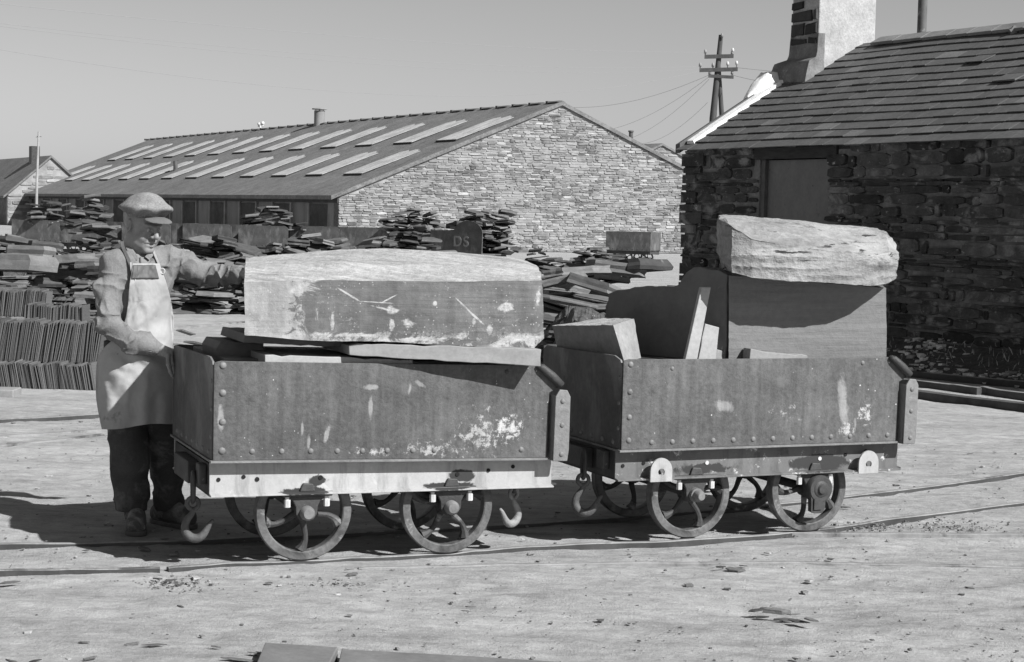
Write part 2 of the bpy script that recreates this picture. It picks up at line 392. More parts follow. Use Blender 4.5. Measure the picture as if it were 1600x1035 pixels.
# ------------------------------------------------------------------ rails
def smooth_path(pts, n=8):
    P = [pts[0]] + list(pts) + [pts[-1]]; out = []
    for i in range(1, len(P) - 2):
        for k in range(n):
            t = k / n; a, b, c, d = P[i - 1], P[i], P[i + 1], P[i + 2]
            out.append(.5 * ((2 * b) + (c - a) * t + (2 * a - 5 * b + 4 * c - d) * t * t + (3 * b - a - 3 * c + d) * t ** 3))
    out.append(P[-2]); return out
def rail(pix, label, wd=.030, z0=-.07, z1=-.001, m=None, name='rail', group=None, cat='rail', pts=None):
    P = smooth_path([GR(x, y) for x, y in pix] if pts is None else [Vector(p) for p in pts])
    b = MB(); vs = []; n = len(P)
    for i, p in enumerate(P):
        t = (P[min(i + 1, n - 1)] - P[max(i - 1, 0)]); t.z = 0; t.normalize(); s = Vector((-t.y, t.x, 0))
        wob = .002 * math.sin(i * 1.7)
        for a, z in ((-wd / 2, z0), (wd / 2, z0), (wd / 2, z1 - .004), (wd * .38, z1), (-wd * .38, z1), (-wd / 2, z1 - .004)):
            vs.append((p.x + s.x * (a + wob), p.y + s.y * (a + wob), z + .0015 * math.sin(i * .9)))
    fs = []; mi_ = []
    for i in range(n - 1):
        for k in range(6): fs.append((i * 6 + k, i * 6 + (k + 1) % 6, (i + 1) * 6 + (k + 1) % 6, (i + 1) * 6 + k)); mi_.append(1 if k in (2, 3, 4) else 0)
    mi_ += [0, 0]; fs += [tuple(range(5, -1, -1)), tuple((n - 1) * 6 + k for k in range(6))]
    b.add(vs, fs); b.mi = mi_; o = b.build(name, [m, m] if m else [M_rail, M_railtop])
    return tag(o, label, cat, group)
rail([(262, 886), (352, 879), (475, 875), (560, 870), (696, 864), (760, 858), (880, 850), (1068, 843), (1256, 829), (1400, 809), (1600, 784), (1900, 742)], 'near rail of the curved track carrying both loaded wagons')
rail([(-300, 902), (0, 892), (120, 890), (250, 888)], 'short near rail on the left ending in front of the man', z1=.004)
rail([(-300, 856), (0, 849), (205, 846), (422, 837), (630, 828), (850, 815), (980, 806), (1150, 792), (1340, 773), (1600, 738), (1900, 690)], 'far rail of the curved track running under both loaded wagons')
rail([(560, 882), (780, 877), (1000, 874), (1290, 874), (1600, 881), (1900, 890)], 'half buried straight rail in the dusty foreground', wd=.028, z1=-.014, m=M_railtop)
rail([(1200, 830), (1400, 832), (1600, 833), (1900, 836)], 'flat pale bar rail starting beside the last wheel of the right wagon', wd=.05, z1=-.002, m=M_railtop)
rail([(-200, 664), (0, 657), (150, 649), (300, 640)], 'farthest rail crossing the ground left of the man', wd=.05, z1=.01)
rail([(-200, 690), (0, 680), (160, 670), (280, 664)], 'middle rail crossing the ground left of the man', wd=.05, z1=-.004, m=M_railtop)
rail([(-200, 706), (0, 693), (160, 676)], 'faint dusty rail left of the man nearest his legs', wd=.05, z1=-.010, m=M_railtop)
rail([(180, 440), (270, 449), (390, 463), (560, 480), (840, 515)], 'upper rail seen between the man and the long slate block', wd=.09, z1=.03)
rail([(180, 458), (270, 467), (390, 484), (560, 505), (840, 545)], 'lower rail seen between the man and the long slate block', wd=.09, z1=.03)
rail([(180, 520), (270, 512), (390, 502), (600, 488)], 'pale rail crossing the yard behind the man\'s left arm', wd=.06, z1=0, m=M_railtop)
rail([(1200, 566), (1420, 587), (1600, 604), (1900, 632)], 'rail nearest the dark stone wall on the right', wd=.06, z1=.05)
rail([(1200, 578), (1420, 601), (1500, 610), (1530, 614)], 'bent rail between the wall rail and the dark timber edge', wd=.06, z1=.05)
rail([(1535, 612), (1600, 622), (1900, 655)], 'rail piece at the right edge below the stone wall', wd=.06, z1=.05)
rail([(1200, 590), (1420, 618), (1600, 640), (1900, 675)], 'thick dark timber baulk edging the track below the stone wall', wd=.13, z0=-.05, z1=.055, m=mat('dark_timber', .06, .4, 6, (1, 1, 1), .8, .01), name='timber_baulk', cat='timber baulk')

# ------------------------------------------------------------------ slate pieces
def slab_mesh(seed, n=6, thick=.12, layers=2):
    r = random.Random(seed); b = MB()
    base = [(math.cos(2 * math.pi * (i + r.uniform(-.25, .25)) / n) * r.uniform(.38, .56), math.sin(2 * math.pi * (i + r.uniform(-.25, .25)) / n) * r.uniform(.3, .5)) for i in range(n)]
    poly = []
    for i in range(n):
        a, c = base[i], base[(i + 1) % n]
        poly.append(a)
        for t in (.33, .66): poly.append((a[0] + (c[0] - a[0]) * t + r.uniform(-.02, .02), a[1] + (c[1] - a[1]) * t + r.uniform(-.02, .02)))
    m = len(poly); L = []; z = -thick / 2
    sc_ = [1] + [r.uniform(.93, 1.03) for _ in range(layers)] + [r.uniform(.9, 1)]
    for k in range(layers + 2):
        off = (r.uniform(-.015, .015), r.uniform(-.015, .015))
        L += [(x * sc_[k] + off[0], y * sc_[k] + off[1], z + r.uniform(-.006, .006) + thick * k / (layers + 1)) for x, y in poly]
    fs = [(k * m + i, k * m + (i + 1) % m, (k + 1) * m + (i + 1) % m, (k + 1) * m + i) for k in range(layers + 1) for i in range(m)]
    fs += [tuple(range(m - 1, -1, -1)), tuple((layers + 1) * m + i for i in range(m))]
    return b.add(L, fs)
SLABS = []
for i in range(12):
    o = slab_mesh(100 + i, rnd.choice((4, 5, 5, 6, 7)), .11 + .06 * (i % 3)).build('slate_slab', M_slab)
    SLABS.append(o.data); bpy.data.objects.remove(o)
def slab(loc, size, rot, label, group, name='slate_slab', cat='slate slab', m=None, thick=1.0, k=None):
    me = SLABS[rnd.randrange(12) if k is None else k]
    o = bpy.data.objects.new(name, me); COL.objects.link(o)
    o.location = loc; o.scale = (size[0], size[1], size[2] if len(size) > 2 else size[0] * thick); o.rotation_euler = rot
    return tag(o, label, cat, group)

# ------------------------------------------------------------------ stone walls
def stone_wall(mb, O, ax, nrm, L, hfun, sw, sh, proud, holes=(), seed=1, zmin=0, h_max=10, jit=.35, ends=None):
    """courses of irregular stones on a wall plane; ax along wall, nrm outward"""
    r = random.Random(seed); z = zmin
    up = Vector((0, 0, 1))
    while z < h_max:
        h = r.uniform(*sh); u = -r.uniform(0, sw[1])
        while u < L:
            wd = r.uniform(*sw) * (1.3 if r.random() < .2 else 1); hh = h * (r.uniform(.5, 1.0) if r.random() < .3 else r.uniform(.85, 1.08))
            u0, u1 = max(u, 0) + .004, min(u + wd, L) - .003; z0 = z + r.uniform(0, h * .12); z1 = z0 + hh
            um = (u0 + u1) / 2; u += wd
            if u1 - u0 < .05: continue
            lim = min(hfun(u0), hfun(u1))
            if z0 > lim - .04: continue
            z1 = min(z1, lim - .005)
            if any(u1 > a and u0 < b and z1 > c and z0 < d for a, b, c, d in holes): 
                ok = False
                for a, b, c, d in holes:
                    if u1 > a and u0 < b and z1 > c and z0 < d:
                        if um < a: u1 = a - .004; ok = u1 - u0 > .05
                        elif um > b: u0 = b + .004; ok = u1 - u0 > .05
                if not ok: continue
            p = proud * r.uniform(.2, 1.0); j = min(h, wd) * jit * .25
            def q(a, c, d): return O + ax * a + up * c + nrm * d
            jj = lambda: r.uniform(-j, j)
            b4 = [(u0 + abs(jj()), z0 + abs(jj())), (u1 - abs(jj()), z0 + abs(jj())), (u1 - abs(jj()), z1 - abs(jj())), (u0 + abs(jj()), z1 - abs(jj()))]
            # 8-gon outline with chipped corners
            o8 = []
            for k in range(4):
                a, c = b4[k], b4[(k + 1) % 4]
                o8.append((a[0] * .82 + c[0] * .18, a[1] * .82 + c[1] * .18)); o8.append((a[0] * .2 + c[0] * .8 + jj() * .3, a[1] * .2 + c[1] * .8 + jj() * .3))
            cx = sum(x for x, _ in o8) / 8; cz = sum(y for _, y in o8) / 8; ins = r.uniform(.93, .985)
            base = [q(x, y, -.01) for x, y in o8]; frt = [q(cx + (x - cx) * ins, cz + (y - cz) * ins, p + r.uniform(-.35, .35) * p) for x, y in o8]
            fs = [(k, (k + 1) % 8, 8 + (k + 1) % 8, 8 + k) for k in range(8)]
            cp = q(cx + jj(), cz + jj() * .5, p * r.uniform(.9, 1.1))
            fs += [(8 + k, 8 + (k + 1) % 8, 16) for k in range(8)]
            mb.add(base + frt + [cp], fs, 0, r.uniform(.55, 1.5) if r.random() < .85 else r.uniform(1.5, 2.1))
        z += h
def backing(mb, O, ax, nrm, prof, thick, mi=1):
    """solid wall: prof polygon in (u,z)"""
    up = Vector((0, 0, 1))
    mb.prism(prof, (0, -thick), lambda u, d, z: O + ax * u + up * z + nrm * d, mi)
HA = math.atan(1450 / F)
hB = Vector((math.cos(HA), math.sin(HA), 0)); hA = Vector((-math.sin(HA), math.cos(HA), 0)); UP = Vector((0, 0, 1))
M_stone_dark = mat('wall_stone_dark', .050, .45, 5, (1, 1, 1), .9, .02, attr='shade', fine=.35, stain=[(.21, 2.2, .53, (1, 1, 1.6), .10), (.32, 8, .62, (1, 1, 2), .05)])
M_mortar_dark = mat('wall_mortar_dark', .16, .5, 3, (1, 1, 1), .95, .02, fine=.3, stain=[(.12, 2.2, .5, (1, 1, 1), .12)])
M_stone = mat('gable_stone', .18, .3, 2.2, (1, 1, 1), .9, .02, attr='shade', fine=.2, stain=[(.26, .9, .50, (1, 1, 1), .14), (.32, 4, .58, (1, 1, 1), .1)])
M_mortar = mat('gable_mortar', .27, .25, 1.2, (1, 1, 1), .95, .02, fine=.2)
M_roof = mat('roof_slate', .085, .15, 3, (1, 1, 1), .7, .006, attr='shade', fine=.25, spec=.3)

# ---- right stone house
H0 = Vector((2.32, 24.6, 0)); HL = 12.0; HW = 4.84; HE = 2.51; HR = 4.0
house = thing('stone_house', 'dark rubble stone cottage with slate roof and rendered chimney on the right', 'house', H0)
def hp(t, k, z): return Vector(hA * -t + hB * k + UP * z)   # local: t toward camera, k across, z
# window hole in (t, z)
WIN = (1.727, 3.16, 1.15, 2.31); LIN = (1.62, 3.34, 2.31, 2.46)
wb = MB(); O = Vector((0, 0, 0))
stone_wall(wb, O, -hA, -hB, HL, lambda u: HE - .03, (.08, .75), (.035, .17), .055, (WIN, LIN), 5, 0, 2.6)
# backing with window recess: four pieces
for a, b, c, d in ((0, WIN[0], 0, HE), (WIN[1], HL, 0, HE), (WIN[0], WIN[1], 0, WIN[2]), (WIN[0], WIN[1], WIN[3], HE)):
    backing(wb, O, -hA, -hB, [(a, c), (b, c), (b, d), (a, d)], .45)
# quoins wrapping the far corner
r = random.Random(3); z = 0
while z < HE - .1:
    h = r.uniform(.09, .2); d = r.uniform(.25, .5); e = r.uniform(.0, .07)
    wb.fbox(Vector((0, 0, 0)), -hA, hB, UP, (-e, -r.uniform(.02, .06), z + .01), (d, .3, z + h - .012), 0, r.uniform(.5, 1.5)); z += h
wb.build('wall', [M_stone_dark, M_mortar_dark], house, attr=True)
gb = MB()
for t in (0.02, HL - .4):
    gb.prism([(0.02, 0), (HW, 0), (HW, HE), (HW / 2, HR - .05), (0.02, HE - .02)], (t, t + .38), lambda k, t_, z: hp(t_, k, z))
gb.fbox(Vector((0, 0, 0)), -hA, hB, UP, (0.4, HW - .4, 0), (HL - .4, HW, HE))
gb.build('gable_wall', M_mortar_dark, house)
# roof slates
sl = math.hypot(HW / 2, HR - HE); pit = math.atan2(HR - HE, HW / 2)
rb = MB(); r = random.Random(11)
for side in (0, 1):
    for i in range(15):
        s0 = -.16 + i * .205; 
        if s0 > sl - .05: break
        t = -.05 + (-.15 if i % 2 else 0)
        drift = .02 * math.sin(i * 2.1)
        while t < HL + .2:
            wd = r.uniform(.2, .42); s1 = min(s0 + .36, sl + .02)
            a = r.uniform(-.007, .007) + drift * .3; lift = r.uniform(.028, .036); miss = r.random() < .004
            if r.random() < .012: lift += .025; a -= .03
            if not miss:
                pts = []
                sag = lambda tt: -.05 * math.sin(min(max(tt, 0), HL) / HL * math.pi) - .01 * math.sin(tt * 1.9)
                for (tt, ss, nn) in ((t + .004, s0 + a, lift), (t + wd - .004, s0 + a + r.uniform(-.008, .008), lift + r.uniform(-.005, .005)), (t + wd - .004, s1, .006), (t + .004, s1, .006),
                                     (t + .004, s0 + a, lift + .013), (t + wd - .004, s0 + a + r.uniform(-.004, .004), lift + .013), (t + wd - .004, s1, .018), (t + .004, s1, .018)):
                    k = ss * math.cos(pit) - nn * math.sin(pit); z = HE + ss * math.sin(pit) + nn * math.cos(pit) + sag(tt) * (ss / sl * .8 + .2)
                    if side: k = HW - k
                    pts.append(hp(tt, k, z))
                rb.hexa(pts, 0, r.uniform(.9, 1.1) if r.random() < .965 else r.uniform(1.2, 1.6))
            t += wd
    u_ = [hp(0, 0, HE - .01), hp(HL, 0, HE - .01), hp(HL, HW / 2, HR - .02), hp(0, HW / 2, HR - .02)] if not side else [hp(0, HW, HE - .01), hp(HL, HW, HE - .01), hp(HL, HW / 2, HR - .02), hp(0, HW / 2, HR - .02)]
    if not side: rb.add([p for p in u_] + [p - UP * .09 for p in u_], [(0, 1, 2, 3), (4, 7, 6, 5), (0, 4, 5, 1), (1, 5, 6, 2), (3, 2, 6, 7), (0, 3, 7, 4)], 0, .4)
roof = rb.build('roof', M_roof, house, attr=True)
# ridge stones
kb = MB(); t = 1.0
while t < HL:
    wd = r.uniform(.35, .6); z = HR - .05 * math.sin(t / HL * math.pi) * 1.0
    for sd in (-1, 1):
        kb.hexa([hp(t, HW / 2, z + .05), hp(t + wd - .01, HW / 2, z + .05), hp(t + wd - .01, HW / 2 + sd * .16, z - .04), hp(t, HW / 2 + sd * .16, z - .04),
                 hp(t, HW / 2, z + .085), hp(t + wd - .01, HW / 2, z + .085), hp(t + wd - .01, HW / 2 + sd * .17, z - .005), hp(t, HW / 2 + sd * .17, z - .005)])
    t += wd
kb.build('ridge_cap', mat('ridge_slate', .17, .3, 3, rough=.8), house)
# white mortar verge on the far gable edge + barge slates
vb = MB(); r = random.Random(8); s = .0
while s < 1.95:
    d = r.uniform(.16, .34); k0, k1 = s * math.cos(pit), (s + d) * math.cos(pit); z0, z1 = HE + s * math.sin(pit), HE + (s + d) * math.sin(pit); j = r.uniform(-.015, .015)
    q = [hp(-.02 + j, k0, z0 + .03), hp(.17 + j, k0, z0 + .03), hp(.17 + j, k1, z1 + .03), hp(-.02 + j, k1, z1 + .03), hp(-.02 + j, k0, z0 + .085), hp(.13 + j, k0, z0 + .08), hp(.13 + j, k1, z1 + .08), hp(-.02 + j, k1, z1 + .085)]
    vb.hexa(q); s += d + .004
vb.build('verge', mat('white_mortar', .75, .12, 9, rough=.9, bump=.01, stain=[(.35, 6, .66, (1, 1, 1))]), house)
vb = MB()
k1 = sl * math.cos(pit)
vb.hexa([hp(-.14, -.1, HE - .09), hp(-.03, -.1, HE - .09), hp(-.03, k1, HR - .03), hp(-.14, k1, HR - .03), hp(-.14, -.1, HE + .03), hp(-.03, -.1, HE + .045), hp(-.03, k1, HR + .09), hp(-.14, k1, HR + .075)])
vb.build('barge_board', mat('barge', .10, .3, 4), house, bevel=.005)
# lintel, window board
lb = MB(); lb.fbox(Vector((0, 0, 0)), -hA, hB, UP, (LIN[0], -.035, LIN[2]), (LIN[1], .35, LIN[3]))
lb.build('lintel', mat('lintel_wood', .035, .4, 4, (1, 1, 6)), house, bevel=.01)
bb = MB(); bb.fbox(Vector((0, 0, 0)), -hA, hB, UP, (WIN[0] + .09, .07, WIN[2]), (WIN[1] - .02, .10, WIN[3] - .01))
brd = bb.build('window_board', mat('painted_board', .13, .22, 2.5, (1, 1, .5), .6, .002, stain=[(.045, 5.5, .62, (1, 1, 1), .05), (.05, 14, .64, (1, 1, 1), .04)]), house)
fb = MB()
fb.fbox(Vector((0, 0, 0)), -hA, hB, UP, (WIN[0], .02, WIN[2]), (WIN[0] + .085, .12, WIN[3]))
fb.fbox(Vector((0, 0, 0)), -hA, hB, UP, (WIN[0], .2, WIN[2]), (WIN[1], .3, WIN[3]))
fb.build('frame', mat('window_frame', .09, .3, 5), brd)
# chimney
CK0, CK1, CT0, CT1 = 1.65, 2.62, 0.02, .64
cb_ = MB()
cb_.prism([(CT0, 2.9), (CT1, 2.9), (CT1, 5.9), (CT0, 5.9)], (CK0, CK1), lambda t, k, z: hp(t, k, z), 0)
chim = cb_.build('chimney', mat('roughcast', .36, .2, 5, (1, 1, 1), .95, .02, 30, fine=.25, stain=[(.2, 60, .66, (1, 1, 1), .06), (.36, 3, .58, (1, 1, .6), .1)]), roof, bevel=.02)
# exposed stone and rough mortar on the left cheek, flared skirt and white lump at the foot
r = random.Random(21); sb = MB(); z = 3.95
while z < 5.85:
    h = r.uniform(.10, .2); t = CT0
    while t < CT1 - .05:
        wd = r.uniform(.18, .5); t1 = min(t + wd, CT1 + .0)
        if r.random() < .72:
            j = lambda: r.uniform(-.02, .02)
            sb.hexa([hp(t + .02 + j(), CK0 + .02, z + .02 + j()), hp(t1 - .02 + j(), CK0 + .02, z + .02 + j()), hp(t1 - .02, CK0 - .035, z + .03 + j()), hp(t + .03, CK0 - .035, z + .03 + j()),
                     hp(t + .02 + j(), CK0 + .02, z + h + j()), hp(t1 - .02 + j(), CK0 + .02, z + h + j()), hp(t1 - .03, CK0 - .03, z + h - .02 + j()), hp(t + .03, CK0 - .03, z + h - .02 + j())], 0, r.uniform(.3, .7))
        t = t1
    z += h
sb.build('chimney_stone', mat('chimney_stone', .09, .35, 6, attr='shade', fine=.3), chim, attr=True)
sk = MB(); secs = []
for z, f in ((3.35, .30), (3.6, .24), (3.72, .20), (3.78, .05), (3.86, .03), (4.1, .01)):
    secs.append([hp(CT0 - f * .9, CK0 - f * .75, z), hp(CT1 + .015, CK0 - f * .75, z), hp(CT1 + .015, CK0 + .1, z), hp(CT0 - f * .9, CK0 + .1, z)])
rock('chimney_skirt', secs, mat('skirt_mortar', .16, .4, 4, fine=.3, stain=[(.4, 3, .6, (1, 1, 1), .1)]), chim, 5, 3, .01, 4, (6, 6, 6), .015, 3)
secs = []
for k, z, rr in ((1.02, 3.20, .06), (1.15, 3.34, .12), (1.32, 3.45, .17), (1.46, 3.46, .15), (1.6, 3.5, .08)):
    secs.append([hp(-.12 + math.cos(a) * rr * 1.1, k, z + math.sin(a) * rr) for a in np.linspace(0, 2 * math.pi, 7)[:-1]])
rock('mortar_lump', secs, MATS['white_mortar'], chim, 3, 4, .02, 6, (6, 6, 6), .02, 3)
fl = MB(); p = AT(1439.5, 66, 30)
fl.cyl((p.x, p.y, 0), (p.x, p.y, 6.6), .076, seg=20); fl.lathe([(.076, 0), (.1, 0), (.1, .04), (.076, .04)], (p.x, p.y, p.z + .06), (0, 0, 1), 20)
flo = fl.build('flue_pipe', mat('flue_iron', .09, .4, 5, (1, 1, .4), .6, .004, stain=[(.26, 6, .6, (1, 1, .5), .1)]), angle=40)
tag(flo, 'dark iron flue pipe rising behind the ridge of the right cottage', 'flue pipe')
# small broken finial on the ridge at the right
p = AT(1584, 50, 22.3)
rock('ridge_finial', [[Vector((p.x + c * s_, p.y + .03 * d, p.z + zz)) for c, d in ((-1, -1), (1, -1), (1, 1), (-1, 1))] for zz, s_ in ((-.10, .05), (-.01, .03), (.02, .06), (.035, .03), (.07, .012))], mat('ridge_slate', .17), None, 3, 2, .01, 2, (6, 6, 6), .02, 2)
fo = bpy.data.objects['ridge_finial']; fo.parent = house; fo.location = -H0

# ---- the long mill shed
S0 = Vector((-6.83, 70.0, 0)); SL = 60.5; SW = 19.4; SE = 2.21; SR = 6.16
shed = thing('mill_shed', 'long low stone shed with pale rubble gable and rows of roof lights', 'shed', S0)
def sp(t, k, z): return Vector(hA * t + hB * k + UP * z)
gw = MB()
hf = lambda u: SE + (SR - SE) * (1 - abs(u - SW / 2) / (SW / 2)) - .12
stone_wall(gw, Vector((0, 0, 0)), hB, -hA, SW, hf, (.14, .55), (.055, .135), .045, (), 31, 0, 6.2)
backing(gw, Vector((0, 0, 0)), hB, -hA, [(0, 0), (SW, 0), (SW, SE - .1), (SW / 2, SR - .12), (0, SE - .1)], .5)
gw.build('gable_wall', [M_stone, M_mortar], shed, attr=True)
rw = MB(); spit = math.atan2(SR - SE, SW / 2)
for k0, k1 in ((-.35, SW / 2), (SW + .35, SW / 2)):
    zE = SE - .35 * math.tan(spit)
    a = [sp(-.12, k0, zE), sp(SL, k0, zE), sp(SL, k1, SR), sp(-.12, k1, SR)]
    rw.add(a + [p - UP * .16 for p in a], [(0, 1, 2, 3), (4, 7, 6, 5), (0, 4, 5, 1), (1, 5, 6, 2), (2, 6, 7, 3), (3, 7, 4, 0)])
q = N('mill_roof'); mpv = q.mapping((1, 1, 1)); a = q.noise(mpv, .35, 8, .6); b = q.noise(mpv, 3.5, 6, .8)
c = q.noise(q.mapping((1, 1, 1)), 11, 3, .8)
val = q.math('MULTIPLY', q.rng(a, .3, .7, .12, .17), q.rng(b, .25, .75, .75, 1.25)); e_ = q.noise(q.mapping((1, 1, 2)), 1.6, 6, .85); val = q.math('MULTIPLY', val, q.rng(c, .25, .75, .6, 1.4)); val = q.math('MULTIPLY', val, q.rng(e_, .3, .7, .72, 1.28))
M_mroof = q.fin(val, .75, b, .03, .5)
sroof = rw.build('roof', M_mroof, shed)
# ridge tiles
rt = MB(); t = 0
while t < SL:
    rt.hexa([sp(t, SW / 2 - .22, SR - .03), sp(t + .78, SW / 2 - .22, SR - .03), sp(t + .78, SW / 2 + .22, SR - .03), sp(t, SW / 2 + .22, SR - .03),
             sp(t, SW / 2 - .04, SR + .04), sp(t + .78, SW / 2 - .04, SR + .04), sp(t + .78, SW / 2 + .04, SR + .04), sp(t, SW / 2 + .04, SR + .04)]); 
    rt.fbox(Vector((0, 0, 0)), hA, hB, UP, (t + .80, SW / 2 - .2, SR - .08), (t + .98, SW / 2 + .2, SR + .045)); t += 1.55
rt.build('ridge_tiles', mat('ridge_dark', .09, .3, 3), sroof)
# skylights
M_glass = mat('pale_glass', .44, .3, 1.2, (1, 1, 1), .4, .004, 7, fine=.3, spec=.4, stain=[(.25, 3, .60, (1, 1, 1), .1)])  # pale, slightly rough panes with uneven duller patches
M_curb = mat('skylight_curb', .04, .3, 4)
nn_ = Vector(-hB * math.sin(spit) + UP * math.cos(spit))
for row, (ka, kb2, tt0, dt, cnt) in enumerate(((5.35, 8.0, 2.0, 4.4, 13), (1.75, 4.35, 3.0, 4.4, 13))):
    for i in range(cnt):
        t0 = (2.55 if row == 0 else 3.7) + i * dt - 1.75
        def q3(t, k, n): return sp(t, k, SE + (SR - SE) * k / (SW / 2)) + nn_ * n
        g = MB(); g.hexa([q3(t0, ka, -.05), q3(t0 + 1.95, ka, -.05), q3(t0 + 1.95, kb2, -.05), q3(t0, kb2, -.05), q3(t0, ka, .06), q3(t0 + 1.95, ka, .06), q3(t0 + 1.95, kb2, .01), q3(t0, kb2, .01)])
        so = g.build('skylight', M_curb, sroof)
        g = MB()
        for j in range(5):
            ta = t0 - .02 + j * .40; 
            g.hexa([q3(ta, ka + .03, .065), q3(ta + .39, ka + .03, .065), q3(ta + .39, kb2 - .04, .012), q3(ta, kb2 - .04, .012), q3(ta, ka + .03, .08), q3(ta + .39, ka + .03, .08), q3(ta + .39, kb2 - .04 + (j % 2) * .2, .026), q3(ta, kb2 - .04 + (j % 3) * .14, .026)])
        g.build('pane', M_glass, so)
# side wall with posts, boarded bays and doors
fw_ = MB(); fw_.fbox(Vector((0, 0, 0)), hA, hB, UP, (0.5, 0.2, 0), (SL, .9, SE - .15)); fw_.fbox(Vector((0, 0, 0)), hA, hB, UP, (0.0, 0.0, 0), (1.1, .9, SE - .2))
fw_.fbox(Vector((0, 0, 0)), hA, hB, UP, (SL - .6, 0.02, 0), (SL, SW, SE - .15)); fw_.fbox(Vector((0, 0, 0)), hA, hB, UP, (.5, SW - .5, 0), (SL, SW - .02, SE - .15))
fw_.build('side_wall', mat('boarding', .20, .3, 2, (1, 1, .2), stain=[(.15, 1, .55, (1, 1, .4), .1)]), shed)
fa = MB(); fa.fbox(Vector((0, 0, 0)), hA, hB, UP, (0, -.05, SE - .42), (SL, .5, SE - .16)); fa.build('fascia', mat('fascia', .05, .3, 2), shed)
t = 1.45
while t < SL - 3:
    d = MB(); d.fbox(Vector((0, 0, 0)), hA, hB, UP, (t, .15, 0), (t + 2.0, .3, 1.72)); d.build('door', mat('shed_door', .06, .5, 1.4, fine=.3), shed)
    for tp in (t - .22, t + 2.05):
        d = MB(); d.fbox(Vector((0, 0, 0)), hA, hB, UP, (tp, .10, 0), (tp + .16, .24, SE - .17)); d.build('post', mat('shed_post', .24, .3, 2), shed)
    t += 4.35
# roof vent with cap, small pipe and finial
p = AT(499, 194, 98.4); vb = MB(); vb.cyl((p.x, p.y, p.z - .5), (p.x, p.y, p.z + .72), .29, seg=20); vb.lathe([(0, 0), (.42, 0), (.40, .05), (0, .09)], (p.x, p.y, p.z + .78), (0, 0, 1), 20, closed=False)
for a in range(4): vb.cyl((p.x + .2 * math.cos(a * 1.57), p.y + .2 * math.sin(a * 1.57), p.z + .68), (p.x + .2 * math.cos(a * 1.57), p.y + .2 * math.sin(a * 1.57), p.z + .80), .02, seg=6)
vo = vb.build('roof_vent', mat('vent_metal', .22, .3, 2, (1, 1, .3)), angle=40); tag(vo, 'round capped metal vent standing on the ridge of the long shed', 'roof vent')
vb = MB(); p = AT(274, 279, 100); vb.cyl((p.x, p.y, p.z - .6), (p.x, p.y, p.z + .95), .12, seg=10)
tag(vb.build('vent_pipe', mat('flue_iron', .09)), 'thin dark pipe standing among the lower roof lights of the shed', 'vent pipe')
vb = MB(); p = AT(407, 203, 107); vb.cyl((p.x, p.y, p.z - .3), (p.x, p.y, p.z + .3), .05, seg=6); vb.sphere((p.x - .09, p.y, p.z + .33), .1); vb.sphere((p.x + .12, p.y, p.z + .38), .12); vb.cyl((p.x - .15, p.y, p.z + .2), (p.x + .2, p.y, p.z + .25), .04, seg=6)
tag(vb.build('insulator_bracket', M_pale, smooth=True), 'small pale insulator bracket on the ridge left of the capped vent', 'bracket')

# ---- small building far left and one behind the shed on the right
def small_barn(name, label, corner, L, Wd, he, hr, toward=False, gm=None):
    t = thing(name, label, 'building', corner)
    b = MB(); hfn = lambda u: he + (hr - he) * (1 - abs(u - Wd / 2) / (Wd / 2)) - .1
    stone_wall(b, Vector((0, 0, 0)), hB, -hA, Wd, hfn, (.4, 1.2), (.18, .34), .06, (), 71, 0, hr)
    backing(b, Vector((0, 0, 0)), hB, -hA, [(0, 0), (Wd, 0), (Wd, he), (Wd / 2, hr - .1), (0, he)], .4)
    b.build('gable_wall', [M_stone, M_mortar], t, attr=True)
    b = MB(); b.fbox(Vector((0, 0, 0)), hA, hB, UP, (.4, .05, 0), (L, .4, he)); b.fbox(Vector((0, 0, 0)), hA, hB, UP, (.4, Wd - .4, 0), (L, Wd - .05, he)); b.fbox(Vector((0, 0, 0)), hA, hB, UP, (L, 0, 0), (L + .4, Wd, he)); b.build('wall', M_mortar_dark, t)
    b = MB()
    for k0, k1 in ((-.3, Wd / 2), (Wd + .3, Wd / 2)):
        ze = he - .3 * (hr - he) / (Wd / 2); a = [sp(-.15, k0, ze), sp(L + .3, k0, ze), sp(L + .3, k1, hr), sp(-.15, k1, hr)]
        b.add(a + [p - UP * .15 for p in a], [(0, 1, 2, 3), (4, 7, 6, 5), (0, 4, 5, 1), (1, 5, 6, 2), (2, 6, 7, 3), (3, 7, 4, 0)])
    rf = b.build('roof', M_mroof, t)
    return t, rf
p0 = AT(12, 300, 118); bt, brf = small_barn('stone_barn', 'small stone building with dark roof at the far left edge', Vector((p0.x, p0.y, 0)), 22, 5.6, p0.z, AT(66, 243, 119.5).z)
b = MB(); pr = AT(54, 246, 122); b.fbox(pr - Vector(bt.location), hA, hB, UP, (0, -.2, -1), (.8, .35, .75)); b.build('chimney', M_dark, brf)
b = MB(); p = AT(57.5, 287, 100); p2 = AT(60.5, 206, 100.3); b.tube([Vector((p.x - .02, p.y, 0)), p, p2], [.08, .075, .05], 8); b.cyl(AT(56, 214, 100.3), AT(65, 213, 100.3), .04, seg=6)
tag(b.build('pale_post', mat('pale_wood', .30, .15, 2)), 'slim white pole standing before the small far left building', 'pole')
p0 = AT(930, 292, 112)
bt2, brf2 = small_barn('distant_mill', 'second slate roofed mill showing beyond the gable beside the cottage', Vector((p0.x, p0.y, 0)) + hA * 8, 40, 19.4, 2.3, AT(1000, 229, 130).z)
